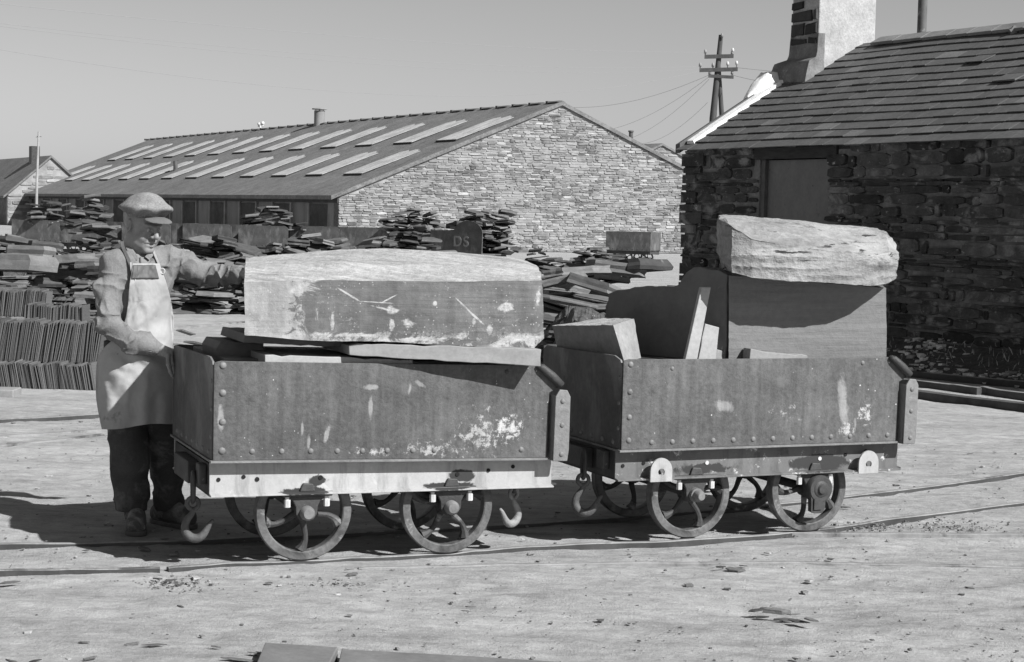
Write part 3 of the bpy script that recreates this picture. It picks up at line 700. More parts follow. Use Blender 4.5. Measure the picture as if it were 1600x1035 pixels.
for i in range(6):
    b = MB(); t0 = 3 + i * 4.4; hh = (AT(1000, 229, 130).z - 2.3) / 9.7
    def q4(t, k, n): return sp(t, k, 2.3 + hh * k + n)
    b.hexa([q4(t0, 5.3, 0), q4(t0 + 1.7, 5.3, 0), q4(t0 + 1.7, 8, 0), q4(t0, 8, 0), q4(t0, 5.3, .14), q4(t0 + 1.7, 5.3, .14), q4(t0 + 1.7, 8, .08), q4(t0, 8, .08)]); b.build('skylight', M_glass, brf2)
b = MB(); p = AT(985.5, 226, 125); b.cyl((p.x, p.y, p.z - 1.2), (p.x, p.y, p.z + .85), .15, seg=10); b.cyl((p.x, p.y, p.z + .85), (p.x, p.y, p.z + .95), .2, seg=10)
tag(b.build('flue_pipe', MATS['flue_iron']), 'small dark flue behind the right slope of the long shed', 'flue pipe')

# ---- utility pole and wires
PD = 96.0
up_ = thing('utility_pole', 'timber telegraph pole with three crossarms behind the cottage roof', 'utility pole', (AT(1112, 300, PD).x, PD, 0))
def rel(p): return p - Vector(up_.location)
M_pole = mat('pole_wood', .065, .3, 3, (1, 1, .3))
top = AT(1126.5, 55, PD); 
b = MB(); b.tube([rel(Vector((AT(1108, 300, PD).x, PD, 0))), rel(AT(1114, 185, PD)), rel(top)], [.23, .19, .12], 10); b.build('pole', M_pole, up_, angle=40)
b = MB(); b.tube([rel(Vector((AT(1134, 300, PD + .5).x, PD + .8, 0))), rel(AT(1128, 185, PD + .3)), rel(AT(1122.5, 95, PD + .1))], [.16, .14, .1], 10); b.build('brace_pole', M_pole, up_, angle=40)
for (xa, ya, xb, yb, hgt) in ((1101, 89, 1146, 88, .2), (1093, 110, 1152.5, 108.5, .2), (1107, 119, 1146, 121, .16)):
    a, c = AT(xa, ya, PD - .15), AT(xb, yb, PD - .15)
    b = MB(); b.fbox(rel(a), (c - a), Vector((0, 1, 0)), UP, (0, -.09, -hgt / 2), (1, .06, hgt / 2)); b.build('crossarm', M_pole, up_)
for (x, y) in ((1102, 82), (1145, 80), (1144, 84), (1094, 103), (1114, 103), (1137, 101), (1151, 100), (1109, 115), (1144, 115), (1128, 57)):
    p = rel(AT(x, y, PD - .15)); b = MB(); b.lathe([(0, -.18), (.03, -.18), (.03, -.04), (.08, -.05), (.07, .08), (.04, .15), (0, .17)], p, (0, 0, 1), 10, closed=False)
    b.build('insulator', M_pale if x in (1145, 1137, 1151) else MATS['vent_metal'], up_, smooth=True)
M_wire = mat('wire', .24, .1, 3)
def wire(a, c, sag, label, rad=.018, n=24):
    P = [a.lerp(c, i / n) - UP * sag * 4 * (i / n) * (1 - i / n) for i in range(n + 1)]
    b = MB(); b.tube(P, rad, 5); tag(b.build('overhead_wire', M_wire), label, 'wire', 'telegraph wires strung to the pole')
T = lambda x, y: AT(x, y, PD - .15)
for (x, y, xe, ye, De, sg, lb, rr) in ((1102, 82, -60, 0, 46, .35, 'uppermost long wire crossing the whole sky', .007), (1094, 104, -60, 30, 46, .5, 'second long wire in the upper sky', .006), (1096, 108, -60, 34, 44, .6, 'third long wire running just below the second', .006),
        (1094, 111, -60, 68, 44, 1.3, 'lowest long wire crossing the sky toward the left edge', .006)):
    wire(T(x, y), AT(xe, ye, De), sg, lb, rr)
for (x, y, xe, ye, De, sg, lb) in ((1109, 117, 890, 168, 120, .5, 'wire dropping from the pole toward the shed apex'), (1107, 121, 940, 205, 130, .5, 'second wire dropping from the pole toward the shed roof'),
        (1108, 124, 965, 222, 130, .6, 'steep wire dropping toward the second mill roof'), (1106, 160, 1000, 225, 130, .5, 'lowest wire from the pole side bracket')):
    wire(T(x, y), AT(xe, ye, De), sg, lb, .008)
for (x, y, xe, ye, sg, lb) in ((1146, 118, 1300, 134, .2, 'short wire leaving the pole to the right behind the chimney'), (1152, 106, 1500, 120, .2, 'wire leaving the widest crossarm to the right')):
    wire(T(x, y), AT(xe, ye, 90), sg, lb, .012)

# ------------------------------------------------------------------ wagons
ZB, ZT, WL, WW = .458, .886, 1.548, .933
def rot2(poly, k): return poly
def rivet(p, ax, r, parent, m=None):
    b = MB(); b.lathe([(0, .45 * r), (.5 * r, .42 * r), (.85 * r, .22 * r), (r, -.1 * r)], p, ax, 10, closed=False)
    return b.build('rivet', m or M_bolt, parent, smooth=True)
def make_wheel(u, v, parent, seed=0, zc=.22, flip=0, name='wheel'):
    b = MB(); ax = Vector((0, 1, 0)); O = Vector((u, v, zc))
    b.lathe([(.178, -.024), (.183, -.028), (.214, -.028), (.2195, -.018), (.213, .012), (.2155, .03), (.180, .03), (.176, .0)], O, ax, 56, 1)
    b.lathe([(.0, -.05), (.036, -.05), (.042, -.03), (.045, .03), (.0, .035)], O, ax, 20, closed=False)
    for k in range(5):
        a0 = 2 * math.pi * k / 5 + .5 + seed; sgn = 1
        pts = []; rad = []
        for i in range(7):
            rr = .035 + .142 * i / 6; a = a0 + sgn * .17 * math.sin(i / 6 * math.pi)
            pts.append(O + Vector((math.cos(a) * rr, 0, math.sin(a) * rr))); rad.append(.017 - .004 * math.sin(i / 6 * math.pi) + .012 * (i > 5) + .003 * (i == 5))
        b.tube(pts, rad, 8)
    return b.build(name, [M_wheel, M_tyre], parent, angle=35)
def hookmesh(parent, O, s=1.0, flip=1, name='hook', yaw=0, hm=None):
    """chain link, eye and big open hook hanging at O; flip=1 opens to the right"""
    O = Vector(O); cy, sy = math.cos(yaw), math.sin(yaw)
    f = lambda x, z: O + Vector((x * cy * flip * s, x * sy * s, z * s))
    b = MB(); lk = [(.018 * math.cos(a), .05 * math.sin(a)) for a in np.linspace(0, 2 * math.pi, 17)[:-1]]
    b.tube([O + Vector((0, x * s, (z * 1.25 - .05) * s)) for x, z in lk], .0085 * s, 8, True)
    l1 = b.build('chain_link', M_dark, parent, smooth=True)
    b = MB(); b.tube([f(.024 * math.cos(a), -.118 + .024 * math.sin(a)) for a in np.linspace(0, 2 * math.pi, 17)[:-1]], .0095 * s, 8, True)
    hp_ = [(.004, -.138), (-.004, -.16), (-.020, -.182), (-.030, -.205), (-.030, -.228), (-.018, -.249), (.004, -.261), (.028, -.258), (.045, -.243), (.058, -.222), (.070, -.200), (.080, -.188)]
    rad = [.011, .012, .014, .016, .018, .019, .019, .018, .016, .013, .010, .007]
    P = smooth_path([f(x, z) for x, z in hp_], 3); rr = list(np.interp(np.linspace(0, 1, len(P)), np.linspace(0, 1, len(rad)), rad))
    b.tube(P, [q * s for q in rr], 10); b.sphere(P[-1], rr[-1] * s * 1.15, 8, 5)
    h = b.build(name, hm or mat('hook_iron', .085, .4, 14, rough=.6, stain=[(.2, 9, .6, (1, 1, 1), .08)]), parent, smooth=True)
    return h
def axle_bracket(u, v, parent, style=0):
    b = MB(); f = lambda x, d, z: Vector((u + x, v + d, z))
    b.prism([(-.118, .318), (.118, .318), (.112, .296), (-.112, .296)], (-.018, .05), f)
    b.prism([(-.10, .297), (.10, .297), (.062, .275), (.05, .25), (.048, .215), (.03, .19), (-.03, .19), (-.048, .215), (-.05, .25), (-.062, .275)], (-.006, .018), f)
    b.prism([(-.035, .318), (.035, .318), (.025, .352), (-.02, .356)], (-.016, -.002), f)
    o = b.build('axle_bracket', M_dark, parent, bevel=.004)
    for sx in (-1, 1):
        b = MB(); b.tube([f(sx * .089, -.004, .30), f(sx * .089, -.004, .283)], .010, 8); b.tube([f(sx * .089, -.006, .284), f(sx * .089, -.006, .250)], .0145, 6)
        b.build('nut', M_pale, o, bevel=.001)
    b = MB()
    if style == 0: b.lathe([(0, -.045), (.022, -.043), (.032, -.030), (.034, .02)], f(0, 0, .222), (0, 1, 0), 24, closed=False)
    elif style == 1: b.lathe([(0, -.075), (.018, -.073), (.026, -.058), (.026, -.03), (.034, -.03), (.036, .02)], f(0, 0, .222), (0, 1, 0), 24, closed=False)
    else:
        b.lathe([(0, -.058), (.020, -.056), (.026, -.046), (.038, -.044), (.042, -.040), (.062, -.040), (.070, -.030), (.070, .02)], f(.02, 0, .226), (0, 1, 0), 28, closed=False)
        b.prism([(-.035, .19), (-.032, .115), (-.012, .105), (.032, .105), (.048, .13), (.05, .19)], (-.036, -.006), f)
        b.prism([(-.02, .125), (.025, .125), (.03, .18), (-.02, .18)], (-.044, -.036), f)
    b.build('bearing', M_bolt if style < 2 else M_dark, o, angle=40)
    return o
def make_wagon(label, loc, yaw, tilt, which):
    root = thing('slate_wagon', label, 'wagon', loc, yaw)
    fm = M_frame if which == 1 else M_frame2x
    tz = lambda u: -tilt * (u - WL / 2)
    def Lp(u, v, z): return Vector((u, v, z + tz(u)))
    # near side plate with sloping right shoulder
    b = MB(); pu = [(0, ZB), (WL, ZB), (WL + .004, ZB + .30), (WL + .055, ZB + .325), (WL - .035, ZT - .003), (WL * .5, ZT - .003), (.10, ZT), (.03, ZT + .002), (0, ZT - .006)]
    b.prism(pu, (0, .009), Lp); side = b.build('side_plate', M_side1 if which == 1 else M_side2, root, bevel=.002)
    # rolled lip bar + stiffener
    b = MB(); b.tube([Lp(WL - .062, -.004, ZT - .004), Lp(WL - .040, -.010, ZT - .012), Lp(WL + .01, -.012, ZT - .05), Lp(WL + .058, -.012, ZB + .335)], [.012, .019, .021, .019], 12); b.build('rolled_lip', M_dark, side, smooth=True)
    b = MB(); s0 = [(WL + .014, ZB - .012), (WL + .085, ZB - .012), (WL + .092, ZB + .04), (WL + .094, ZB + .285), (WL + .078, ZB + .315), (WL + .040, ZB + .318), (WL + .020, ZB + .285)]
    b.prism(s0, (-.040, -.028), Lp); b.prism([(WL + .014, ZB - .012), (WL + .026, ZB - .012), (WL + .030, ZB + .285), (WL + .020, ZB + .29)], (-.028, .05), Lp)
    st = b.build('stiffener', mat('stiffener_iron', .17, .25, 5, rough=.6, fine=.2), root, bevel=.003)
    for z in (.02, .155, .265): rivet(Lp(WL + .055, -.040, ZB + z), (0, -1, 0), .013, st)
    b = MB(); b.prism([(WL + .014, ZB - .012), (WL + .085, ZB - .012), (WL + .094, ZB + .285), (WL + .02, ZB + .3)], (WW + .02, WW + .03), Lp); b.build('stiffener', M_iron, root)
    # far side plate
    b = MB(); b.prism([(p[0], p[1]) for p in pu], (WW - .009, WW), Lp); b.build('side_plate', M_iron, root)
    # left end plate, chamfered corner, and bottom flange
    b = MB(); ep = [(.012, ZB), (WW - .010, ZB), (WW - .010, ZT - .02), (WW - .05, ZT + .0), (.10, ZT + .012), (.03, ZT - .004), (.012, ZT - .03)]
    b.prism(ep, (.000, .010), lambda v, d, z: Lp(-.004 + d + .006 * math.sin(v * 7), v, z)); end = b.build('end_plate', M_iron, root, bevel=.002)
    for i in range(7): rivet(Lp(-.004, .08 + i * .12, ZB + .03), (-1, 0, 0), .013, end)
    for z in (.1, .22, .34): rivet(Lp(-.004, .03, ZB + z), (-1, 0, 0), .012, end)
    b = MB(); b.hexa([Lp(.01, .01, ZB + .02), Lp(WL, .01, ZB + .02), Lp(WL, WW - .01, ZB + .02), Lp(.01, WW - .01, ZB + .02), Lp(.01, .01, ZB + .03), Lp(WL, .01, ZB + .03), Lp(WL, WW - .01, ZB + .03), Lp(.01, WW - .01, ZB + .03)]); b.build('floor_plate', M_iron, root)
    b = MB(); a = (-.012, ZB - .012); b.hexa([Lp(-.012, -.012, ZB - .010), Lp(WL, -.012, ZB - .010), Lp(WL, .07, ZB - .010), Lp(-.012, .07, ZB - .010), Lp(-.012, -.012, ZB - .0005), Lp(WL, -.012, ZB - .0005), Lp(WL, .07, ZB - .0005), Lp(-.012, .07, ZB - .0005)])
    b.hexa([Lp(-.012, .07, ZB - .010), Lp(.06, .07, ZB - .010), Lp(.06, WW, ZB - .010), Lp(-.012, WW, ZB - .010), Lp(-.012, .07, ZB - .0005), Lp(.06, .07, ZB - .0005), Lp(.06, WW, ZB - .0005), Lp(-.012, WW, ZB - .0005)])
    b.build('bottom_angle', mat('stiffener_iron', .17), root)
    # rivets on the side
    if which == 1:
        for z in (.41, .292, .167, .042): rivet(Lp(.038, 0, ZB + z), (0, -1, 0), .0165, side)
        for x in (.17, .30, .43, .55, .665, .78, .90, 1.0, 1.42): rivet(Lp(x, 0, ZB + .038), (0, -1, 0), .0135, side)
        rivet(Lp(1.34, 0, ZB + .395), (0, -1, 0), .011, side, M_dark)
    else:
        for z in (.405, .275, .155, .045): rivet(Lp(.038, 0, ZB + z), (0, -1, 0), .015, side)
        for i in range(13): rivet(Lp(.16 + i * .111, 0, ZB + .032), (0, -1, 0), .014, side)
        rivet(Lp(.26, 0, ZT - .045), (0, -1, 0), .011, side); rivet(Lp(1.33, 0, ZT - .03), (0, -1, 0), .012, side)
    # channels
    zc0 = .308
    for v, s_ in ((.05, 1), (WW - .06, -1)):
        b = MB(); f = lambda u, d, z: Vector((u, v + d * s_, z + (tz(u) if z > .4 else tz(u) * .3)))
        uu = (-.004, WL + .045)
        b.hexa([f(uu[0], 0, zc0), f(uu[1], 0, zc0), f(uu[1], .01, zc0), f(uu[0], .01, zc0), f(uu[0], 0, ZB - .0105), f(uu[1], 0, ZB - .0105), f(uu[1], .01, ZB - .0105), f(uu[0], .01, ZB - .0105)])
        b.hexa([f(uu[0], -.034, zc0 - .003), f(uu[1], -.034, zc0 - .003), f(uu[1], .0, zc0 - .003), f(uu[0], .0, zc0 - .003), f(uu[0], -.034, zc0 + .004), f(uu[1], -.034, zc0 + .004), f(uu[1], .0, zc0 + .010), f(uu[0], .0, zc0 + .010)])
        ch = b.build('channel_beam', fm, root, bevel=.0015)
        if s_ == 1:
            for x, z, hr in ((.035, .375, .009), (.145, .385, .009), (.205, .373, .010), (1.28, .39, .009), (1.40, .405, .009), (.49, .375, .010), (1.13, .375, .010)):
                q = MB(); q.lathe([(0, 0), (hr, 0), (hr, .004), (0, .004)], Vector((x, v - .0035, z + tz(x) * .5)), (0, 1, 0), 14, closed=False)
                q.build('bolt_hole', mat('black_hole', .012, .1, 3) if which == 1 else (mat('black_hole', .012) if x < .4 or x > 1.2 else M_pale), ch)
    for uc in (.0, WL + .03):
        b = MB(); b.box((uc, .06, zc0), (uc + .01, WW - .07, ZB - .011)); b.box((uc, .06, zc0 - .002), (uc + .045, WW - .07, zc0 + .006)); b.build('end_beam', M_dark, root)
    b = MB(); b.box((-.05, .30, .33), (-.001, .63, .43)); b.box((-.035, .12, .35), (-.001, .2, .44)); b.build('buffer_block', M_dark, root, bevel=.006)
    # wheels, axles, brackets
    for i, u in enumerate((.429, 1.102)):
        for j, v in enumerate((.118, .735)): make_wheel(u, v, root, seed=i * .6 + j * .9 + which * .4)
        b = MB(); b.cyl((u, .06, .22), (u, WW - .06, .22), .022, seg=12); b.build('axle', M_dark, root, smooth=True)
        axle_bracket(u, .052, root, 0 if which == 1 else (1 if i == 0 else 2))
        axle_bracket(u, WW - .10, root, 0)
    return root
W1 = make_wagon('left iron slate wagon beside the man, carrying the long pale slate block', (-1.2688, 7.6804, 0), .3703, .019, 1)
W2 = make_wagon('right iron slate wagon beside the dark cottage, carrying the upright block', (.528, 8.4547, 0), .4004, 0, 2)
# hanging hooks
hookmesh(W1, (-.045, .20, .385), 1.08, 1, yaw=-.37)
hookmesh(W1, (1.45, .16, .375), 1.0, -1, yaw=-.37, hm=mat('pale_hook', .22, .35, 14, rough=.6, stain=[(.07, 9, .58, (1, 1, 1), .1)]))
hookmesh(W2, (-.09, .22, .42), 1.12, 1, yaw=-.4)
# two drilled lugs on the second wagon's beam
for u in (.215, 1.385):
    b = MB(); f = lambda x, d, z: Vector((u + x, .05 - .055 + d, z))
    arc = [(-.058, .300), (.058, .300)] + [(.058 * math.cos(a), .352 + .062 * math.sin(a)) for a in np.linspace(0, math.pi, 13)]
    n = len(arc); hole = [(.017 * math.cos(a) + .0, .345 + .017 * math.sin(a)) for a in np.linspace(0, 2 * math.pi, n + 1)[:-1]]
    # ring of quads between outline and hole
    arc2 = sorted(arc, key=lambda p: math.atan2(p[1] - .345, p[0]) % (2 * math.pi))
    hole2 = [(.018 * math.cos(math.atan2(p[1] - .345, p[0])), .345 + .018 * math.sin(math.atan2(p[1] - .345, p[0]))) for p in arc2]
    vs = [f(x, 0, z) for x, z in arc2] + [f(x, 0, z) for x, z in hole2] + [f(x, .01, z) for x, z in arc2] + [f(x, .01, z) for x, z in hole2]
    fs = []
    for i in range(n):
        j = (i + 1) % n; fs += [(i, j, n + j, n + i), (2 * n + i, 3 * n + i, 3 * n + j, 2 * n + j), (i, 2 * n + i, 2 * n + j, j), (n + i, n + j, 3 * n + j, 3 * n + i)]
    b.add(vs, fs); b.box((u - .03, .004, .305), (u + .03, .05, .32)); b.build('lug', M_frame, W2)

# --- point in a wagon's frame seen at a pixel, at depth v behind the side plate
def WP(px, py, root, v):
    d = Vector(ray(px, py)); o = Vector(root.location); a = root.rotation_euler.z
    B_ = Vector((math.cos(a), math.sin(a), 0)); A_ = Vector((-math.sin(a), math.cos(a), 0)); C = Vector((0, 0, H))
    t = ((o + A_ * v) - C).dot(A_) / d.dot(A_)
    return C + d * t
def WA(root): a = root.rotation_euler.z; return Vector((-math.sin(a), math.cos(a), 0))

def block_front():
    q = N('quarried_face'); mp = q.mapping((1, 1, 1)); a = q.noise(mp, 3, 9, .65, .4); b = q.noise(mp, 34, 6, .75); e = q.noise(q.mapping((1, 1, 1.4)), 8, 10, .72, .8)
    gr = q.noise(q.mapping((1.2, 1, 22)), 3.2, 8, .7, .3)
    base = q.rng(a, .3, .7, .085, .155); base = q.math('MULTIPLY', base, q.rng(b, .25, .75, .82, 1.18)); base = q.math('MULTIPLY', base, q.mix(q.rng(a, .42, .6, 0, 1), 1.0, q.rng(gr, .3, .62, .66, 1.08)))
    sx = q.n('ShaderNodeSeparateXYZ'); q.l(q.tc.outputs['Object'], sx.inputs[0]); X, Z = sx.outputs[0], sx.outputs[2]
    # pale crust on the left quarter
    l_ = q.math('ADD', X, q.rng(e, .25, .75, -.22, .22)); crust = q.math('MULTIPLY', q.rng(a, .3, .7, .22, .42), q.rng(b, .25, .75, .8, 1.15))
    val = q.mix(q.rng(l_, -.93, -.89, 1, 0), base, crust)
    # white smears low on the face
    z_ = q.math('ADD', Z, q.rng(e, .25, .75, -.14, .14))
    sm = q.noise(q.mapping((1.4, 1, 2.6), loc=(2, 0, 5)), 6.5, 10, .74, .9)
    val = q.mix(q.math('MULTIPLY', q.rng(z_, 1.0, 1.05, 1, .0), q.rng(e, .47, .55, 0, .85)), val, .42)
    val = q.mix(q.rng(sm, .60, .68, 0, .6), val, .36)
    vs_ = q.noise(q.mapping((7, 1, .8)), 2.4, 8, .7); val = q.math('MULTIPLY', val, q.rng(vs_, .35, .65, .82, 1.14))
    w_ = q.n('ShaderNodeTexWave', wave_type='RINGS', rings_direction='SPHERICAL'); mm = q.mapping((1, 0, 2.2), loc=(.42, 0, -3.05)); q.l(mm, w_.inputs['Vector']); w_.inputs['Scale'].default_value = .55; w_.inputs['Distortion'].default_value = 3.5; w_.inputs['Detail'].default_value = 4
    pass
    for (px, py, rl, rt_, ang, jit_) in [(548, 462, 24, 2.2, .55, .5), (583, 472, 24, 1.8, .06, .5), (608, 467, 14, 1.6, -.5, .5), (612, 486, 10, 9, 0, .9), (598, 482, 22, 2.5, .25, .8), (613, 507, 5, 17, 0, .9), (640, 505, 12, 13, .3, 1.2), (722, 475, 20, 2.0, .75, .5), (745, 497, 18, 2.6, .72, .5), (741, 502, 3, 8, 0, .6), (765, 517, 5, 15, 0, .7), (722, 525, 8, 12, .3, .8), (680, 474, 4, 6, -.4, .5), (805, 530, 38, 12, -.1, 1.1), (560, 524, 70, 7, 0, 1.3), (655, 530, 60, 5, 0, 1.2), (470, 448, 22, 9, -.4, 1.0), (520, 505, 3, 18, 0, .9), (790, 480, 10, 10, 0, 1.3), (840, 470, 5, 30, .1, 1.0)]:
        c0 = WP(px, py, W1, -.03); m = q.n('ShaderNodeMapping'); m.vector_type = 'TEXTURE'; q.l(q.tc.outputs['Object'], m.inputs[0]); m.inputs['Location'].default_value = (c0.x, 0, c0.z); m.inputs['Rotation'].default_value = (0, ang, 0); m.inputs['Scale'].default_value = (rl * .0026, 99, rt_ * .0018)
        ln = q.n('ShaderNodeVectorMath', operation='LENGTH'); q.l(m.outputs[0], ln.inputs[0]); dd = q.math('ADD', ln.outputs['Value'], q.rng(e, .3, .7, jit_, -jit_)); val = q.mix(q.math('MULTIPLY', q.rng(dd, .65, 1.1, .9, 0), q.rng(b, .35, .58, .25, 1)), val, .42)
    v = q.voro(mp, 55); val = q.mix(q.math('MULTIPLY', q.rng(v.outputs['Distance'], .12, .2, 1, 0), q.rng(q.noise(mp, 3.5, 5, .7), .46, .58, 0, .85)), val, .46)
    return q.fin(val, .85, q.math('ADD', q.math('MULTIPLY', gr, .35), q.math('ADD', a, q.math('MULTIPLY', b, .4))), .012, .7)
M_block = None
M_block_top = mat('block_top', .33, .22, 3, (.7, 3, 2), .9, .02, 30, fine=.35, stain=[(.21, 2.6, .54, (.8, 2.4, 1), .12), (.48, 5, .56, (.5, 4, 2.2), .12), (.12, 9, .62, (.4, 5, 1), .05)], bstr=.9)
def wloft(name, root, cols, m, label, cat='slate block', **k):
    """cols: list of (px_front, y_bottom, y_top, v_front, [ (px_back, y_back, v_back) ... ], drop)"""
    secs = []
    A_ = WA(root)
    for (px, yb, yt, vf, back, dz) in cols:
        fb_, ft = WP(px, yb, root, vf), WP(px, yt, root, vf)
        ring = [fb_, fb_.lerp(ft, .5) - A_ * 0.004, ft]
        for (bx, by, bv) in back: ring.append(WP(bx, by, root, bv))
        lb_ = ring[-1].copy(); lb_.z = fb_.z + dz; ring.append(lb_)
        secs.append(ring)
    o = rock(name, secs, m, None, **k)
    return tag(o, label, cat)
# big block on the left wagon
M_block = block_front()
b1 = [(382, 524, 441, -.03, [(383, 418, .16), (385, 403, .50)], .0),
      (450, 530, 439, -.04, [(450, 413, .18), (450, 396, .54)], .0),
      (530, 534, 438, -.04, [(530, 410, .18), (532, 389, .56)], .0),
      (620, 536, 439, -.04, [(620, 412, .2), (622, 389, .56)], .0),
      (720, 540, 439, -.04, [(716, 414, .2), (715, 395, .56)], .0),
      (800, 544, 438, -.04, [(795, 417, .2), (790, 402, .56)], .0),
      (832, 545, 438, -.035, [(825, 420, .2), (812, 406, .55)], .0),
      (849, 528, 437, -.02, [(847, 426, .14), (838, 416, .45)], .0)]
wloft('slate_block', W1, b1, M_block, 'long pale quarried slate block lying on top of the left wagon', nr=14, nl=16, amp=.0055, seed=4, strata=(5, 5, 14), big=.012, top=M_block_top, ang=34, ridge=.003)
# slabs and packing under it
def ragged(P_, amp=.0035, k=5, seed=[0]):
    seed[0] += 1; r_ = random.Random(seed[0]); out = []
    for i in range(len(P_)):
        a, c = P_[i], P_[(i + 1) % len(P_)]; out.append(a); L_ = (c - a).length; n = max(1, min(14, int(L_ / .035))); d_ = (c - a).normalized(); side = d_.cross(Vector((0, 1, 0))).normalized() if abs(d_.y) < .9 else Vector((0, 0, 1))
        for j in range(1, n): out.append(a.lerp(c, j / n) + side * r_.uniform(-amp, amp) * (2.2 if r_.random() < .15 else 1))
    return out
def wslab(name, root, pts, v0, v1, m, label, cat='slate slab', rise=0.0, bevel=.003, amp=.002):
    """front outline polygon in pixels at depth v0 extruded to v1"""
    A_ = WA(root); fr = [WP(x, y, root, v0 if not isinstance(v0, tuple) else v0[0] + (v0[1] - v0[0]) * (x - pts[0][0]) / (pts[-1][0] - pts[0][0])) for x, y in pts]; v0 = v0 if not isinstance(v0, tuple) else v0[0]; fr = ragged(fr, amp * 1.3); bk = [p + A_ * (v1 - v0) + UP * rise for p in fr]
    n = len(fr); b = MB(); b.add(fr + bk, [tuple(range(n)), tuple(range(2 * n - 1, n - 1, -1))] + [(i, n + i, n + (i + 1) % n, (i + 1) % n) for i in range(n)])
    o = b.build(name, m, bevel=bevel); return tag(o, label, cat)
M_sawn = mat('sawn_slate', .24, .15, 5, (1, 1, 3), .75, .002, fine=.15)
M_sawn_l = mat('sawn_slate_pale', .33, .12, 5, (1, 1, 3), .8, .002, fine=.15)
M_sawn_d = mat('sawn_slate_dark', .12, .2, 4, (1, 1, 3), .75, .003, fine=.15, stain=[(.3, 9, .7, (1, 1, 1), .03)])
wslab('slate_slab', W1, [(546, 555), (545, 540), (560, 537), (846, 546), (845, 573)], (-.012, -.125), .62, M_sawn, 'long smooth slab wedged between the big block and the left wagon\'s rim')
wslab('slate_slab', W1, [(414, 572), (414, 555), (520, 558), (645, 563), (645, 572)], .03, .5, M_sawn_l, 'thin pale slab just showing above the left wagon\'s side plate')
wslab('slate_slab', W1, [(340, 566), (338, 545), (345, 534), (412, 536), (412, 552), (400, 566)], .30, .62, M_sawn_d, 'dark split packing slab at the left end of the left wagon')
wslab('slate_slab', W1, [(380, 536), (384, 522), (545, 528), (700, 536), (700, 546), (545, 543)], .12, .60, M_sawn_d, 'dark bearer slab directly beneath the long pale block')
wslab('slate_slab', W1, [(350, 600), (350, 560), (820, 568), (820, 620)], .16, .85, M_slab, 'rough slab filling the bottom of the left wagon')
# right wagon load
M_up = mat('grained_block', .15, .12, 1.6, (.9, .9, 13), .8, .010, 30, fine=.12, stain=[(.32, 7, .70, (1, 1, 4), .03), (.07, 2.4, .66, (.7, .7, 22), .02)], bstr=.7)
cols = [(1138, 600, 430, .10, [(1142, 430, .5)], 0), (1262, 600, 440, .10, [(1260, 438, .5)], 0), (1385, 600, 450, .10, [(1380, 446, .5)], 0)]
wloft('slate_block', W2, cols, M_up, 'squared upright slate block standing in the right wagon under the boulder', nr=16, nl=24, amp=.002, seed=14, strata=(1.5, 1.5, 30), big=.003, ridge=.003, ang=30)
M_bould = mat('boulder_slate', .235, .25, 3, (1, 1, 4), .88, .02, 26, fine=.25, stain=[(.36, 2.5, .5, (1, 1, 2), .12), (.13, 4.5, .56, (1, 1, 2.5), .1), (.035, 2.2, .60, (.8, .8, 8), .02), (.05, 5, .64, (1, 1, 5), .02)], bstr=1.0)
b2 = [(1127, 404, 337, .03, [(1122, 336, .30), (1118, 345, .46)], .02),
      (1142, 428, 352, -.05, [(1135, 334, .30), (1128, 340, .5)], .0),
      (1175, 436, 372, -.10, [(1172, 337, .28), (1170, 340, .52)], .0),
      (1240, 441, 384, -.15, [(1236, 343, .28), (1232, 344, .52)], .0),
      (1310, 446, 392, -.16, [(1305, 349, .28), (1300, 350, .52)], .0),
      (1368, 450, 396, -.13, [(1365, 356, .28), (1352, 355, .5)], .0),
      (1392, 447, 392, -.09, [(1384, 364, .22), (1376, 360, .46)], .0),
      (1405, 438, 396, -.02, [(1400, 384, .18), (1392, 378, .4)], .0)]
wloft('slate_boulder', W2, b2, M_bould, 'rough pale slate boulder crowning the upright block on the right wagon', nr=12, nl=14, amp=.009, seed=24, strata=(2.5, 2.5, 13), big=.026, ridge=.012, ang=28)
# standing dark slab (faces left), stepped outline
def vslab(name, plan, tops, zb_, th, m, label, bevel=.003):
    """standing slab: plan = two ground points, tops=[(px,py)] along it"""
    p0, p1 = Vector(plan[0]), Vector(plan[1]); d = (p1 - p0); n = Vector((-d.y, d.x, 0)).normalized(); C = Vector((0, 0, H)); out = []
    for x, y in tops:
        r_ = Vector(ray(x, y)); t = (p0 - C).dot(n) / r_.dot(n); out.append(C + r_ * t)
    out += [Vector((out[-1].x, out[-1].y, zb_)), Vector((out[0].x, out[0].y, zb_))]
    out = ragged(out, .005); k = len(out); b = MB(); bk = [q + n * th for q in out]
    b.add(out + bk, [tuple(range(k)), tuple(range(2 * k - 1, k - 1, -1))] + [(i, k + i, k + (i + 1) % k, (i + 1) % k) for i in range(k)])
    o = b.build(name, m, bevel=bevel); return tag(o, label, 'slate slab')
M_dslab = mat('standing_slab', .13, .25, 3, (1, 1, 1), .7, .004, fine=.12, stain=[(.3, 7, .68, (1, 1, 1), .03)])
vslab('slate_slab', ((1.05, 8.80, 0), (.50, 9.28, 0)), [(1137, 430), (1122, 422), (1084, 418), (1072, 426), (1060, 445), (1050, 449), (1010, 447), (965, 453), (951, 459), (943, 500)], ZB + .03, -.045, M_dslab, 'large dark stepped slab standing on edge in the right wagon')
wslab('slate_slab', W2, [(1068, 575), (1096, 449), (1111, 449), (1087, 575)], .10, .125, M_sawn_l, 'narrow pale strip of slate leaning in the right wagon', amp=0)
wslab('slate_slab', W2, [(1088, 575), (1102, 506), (1124, 512), (1119, 575)], .13, .17, M_sawn_l, 'short pale slab leaning behind the narrow pale strip')
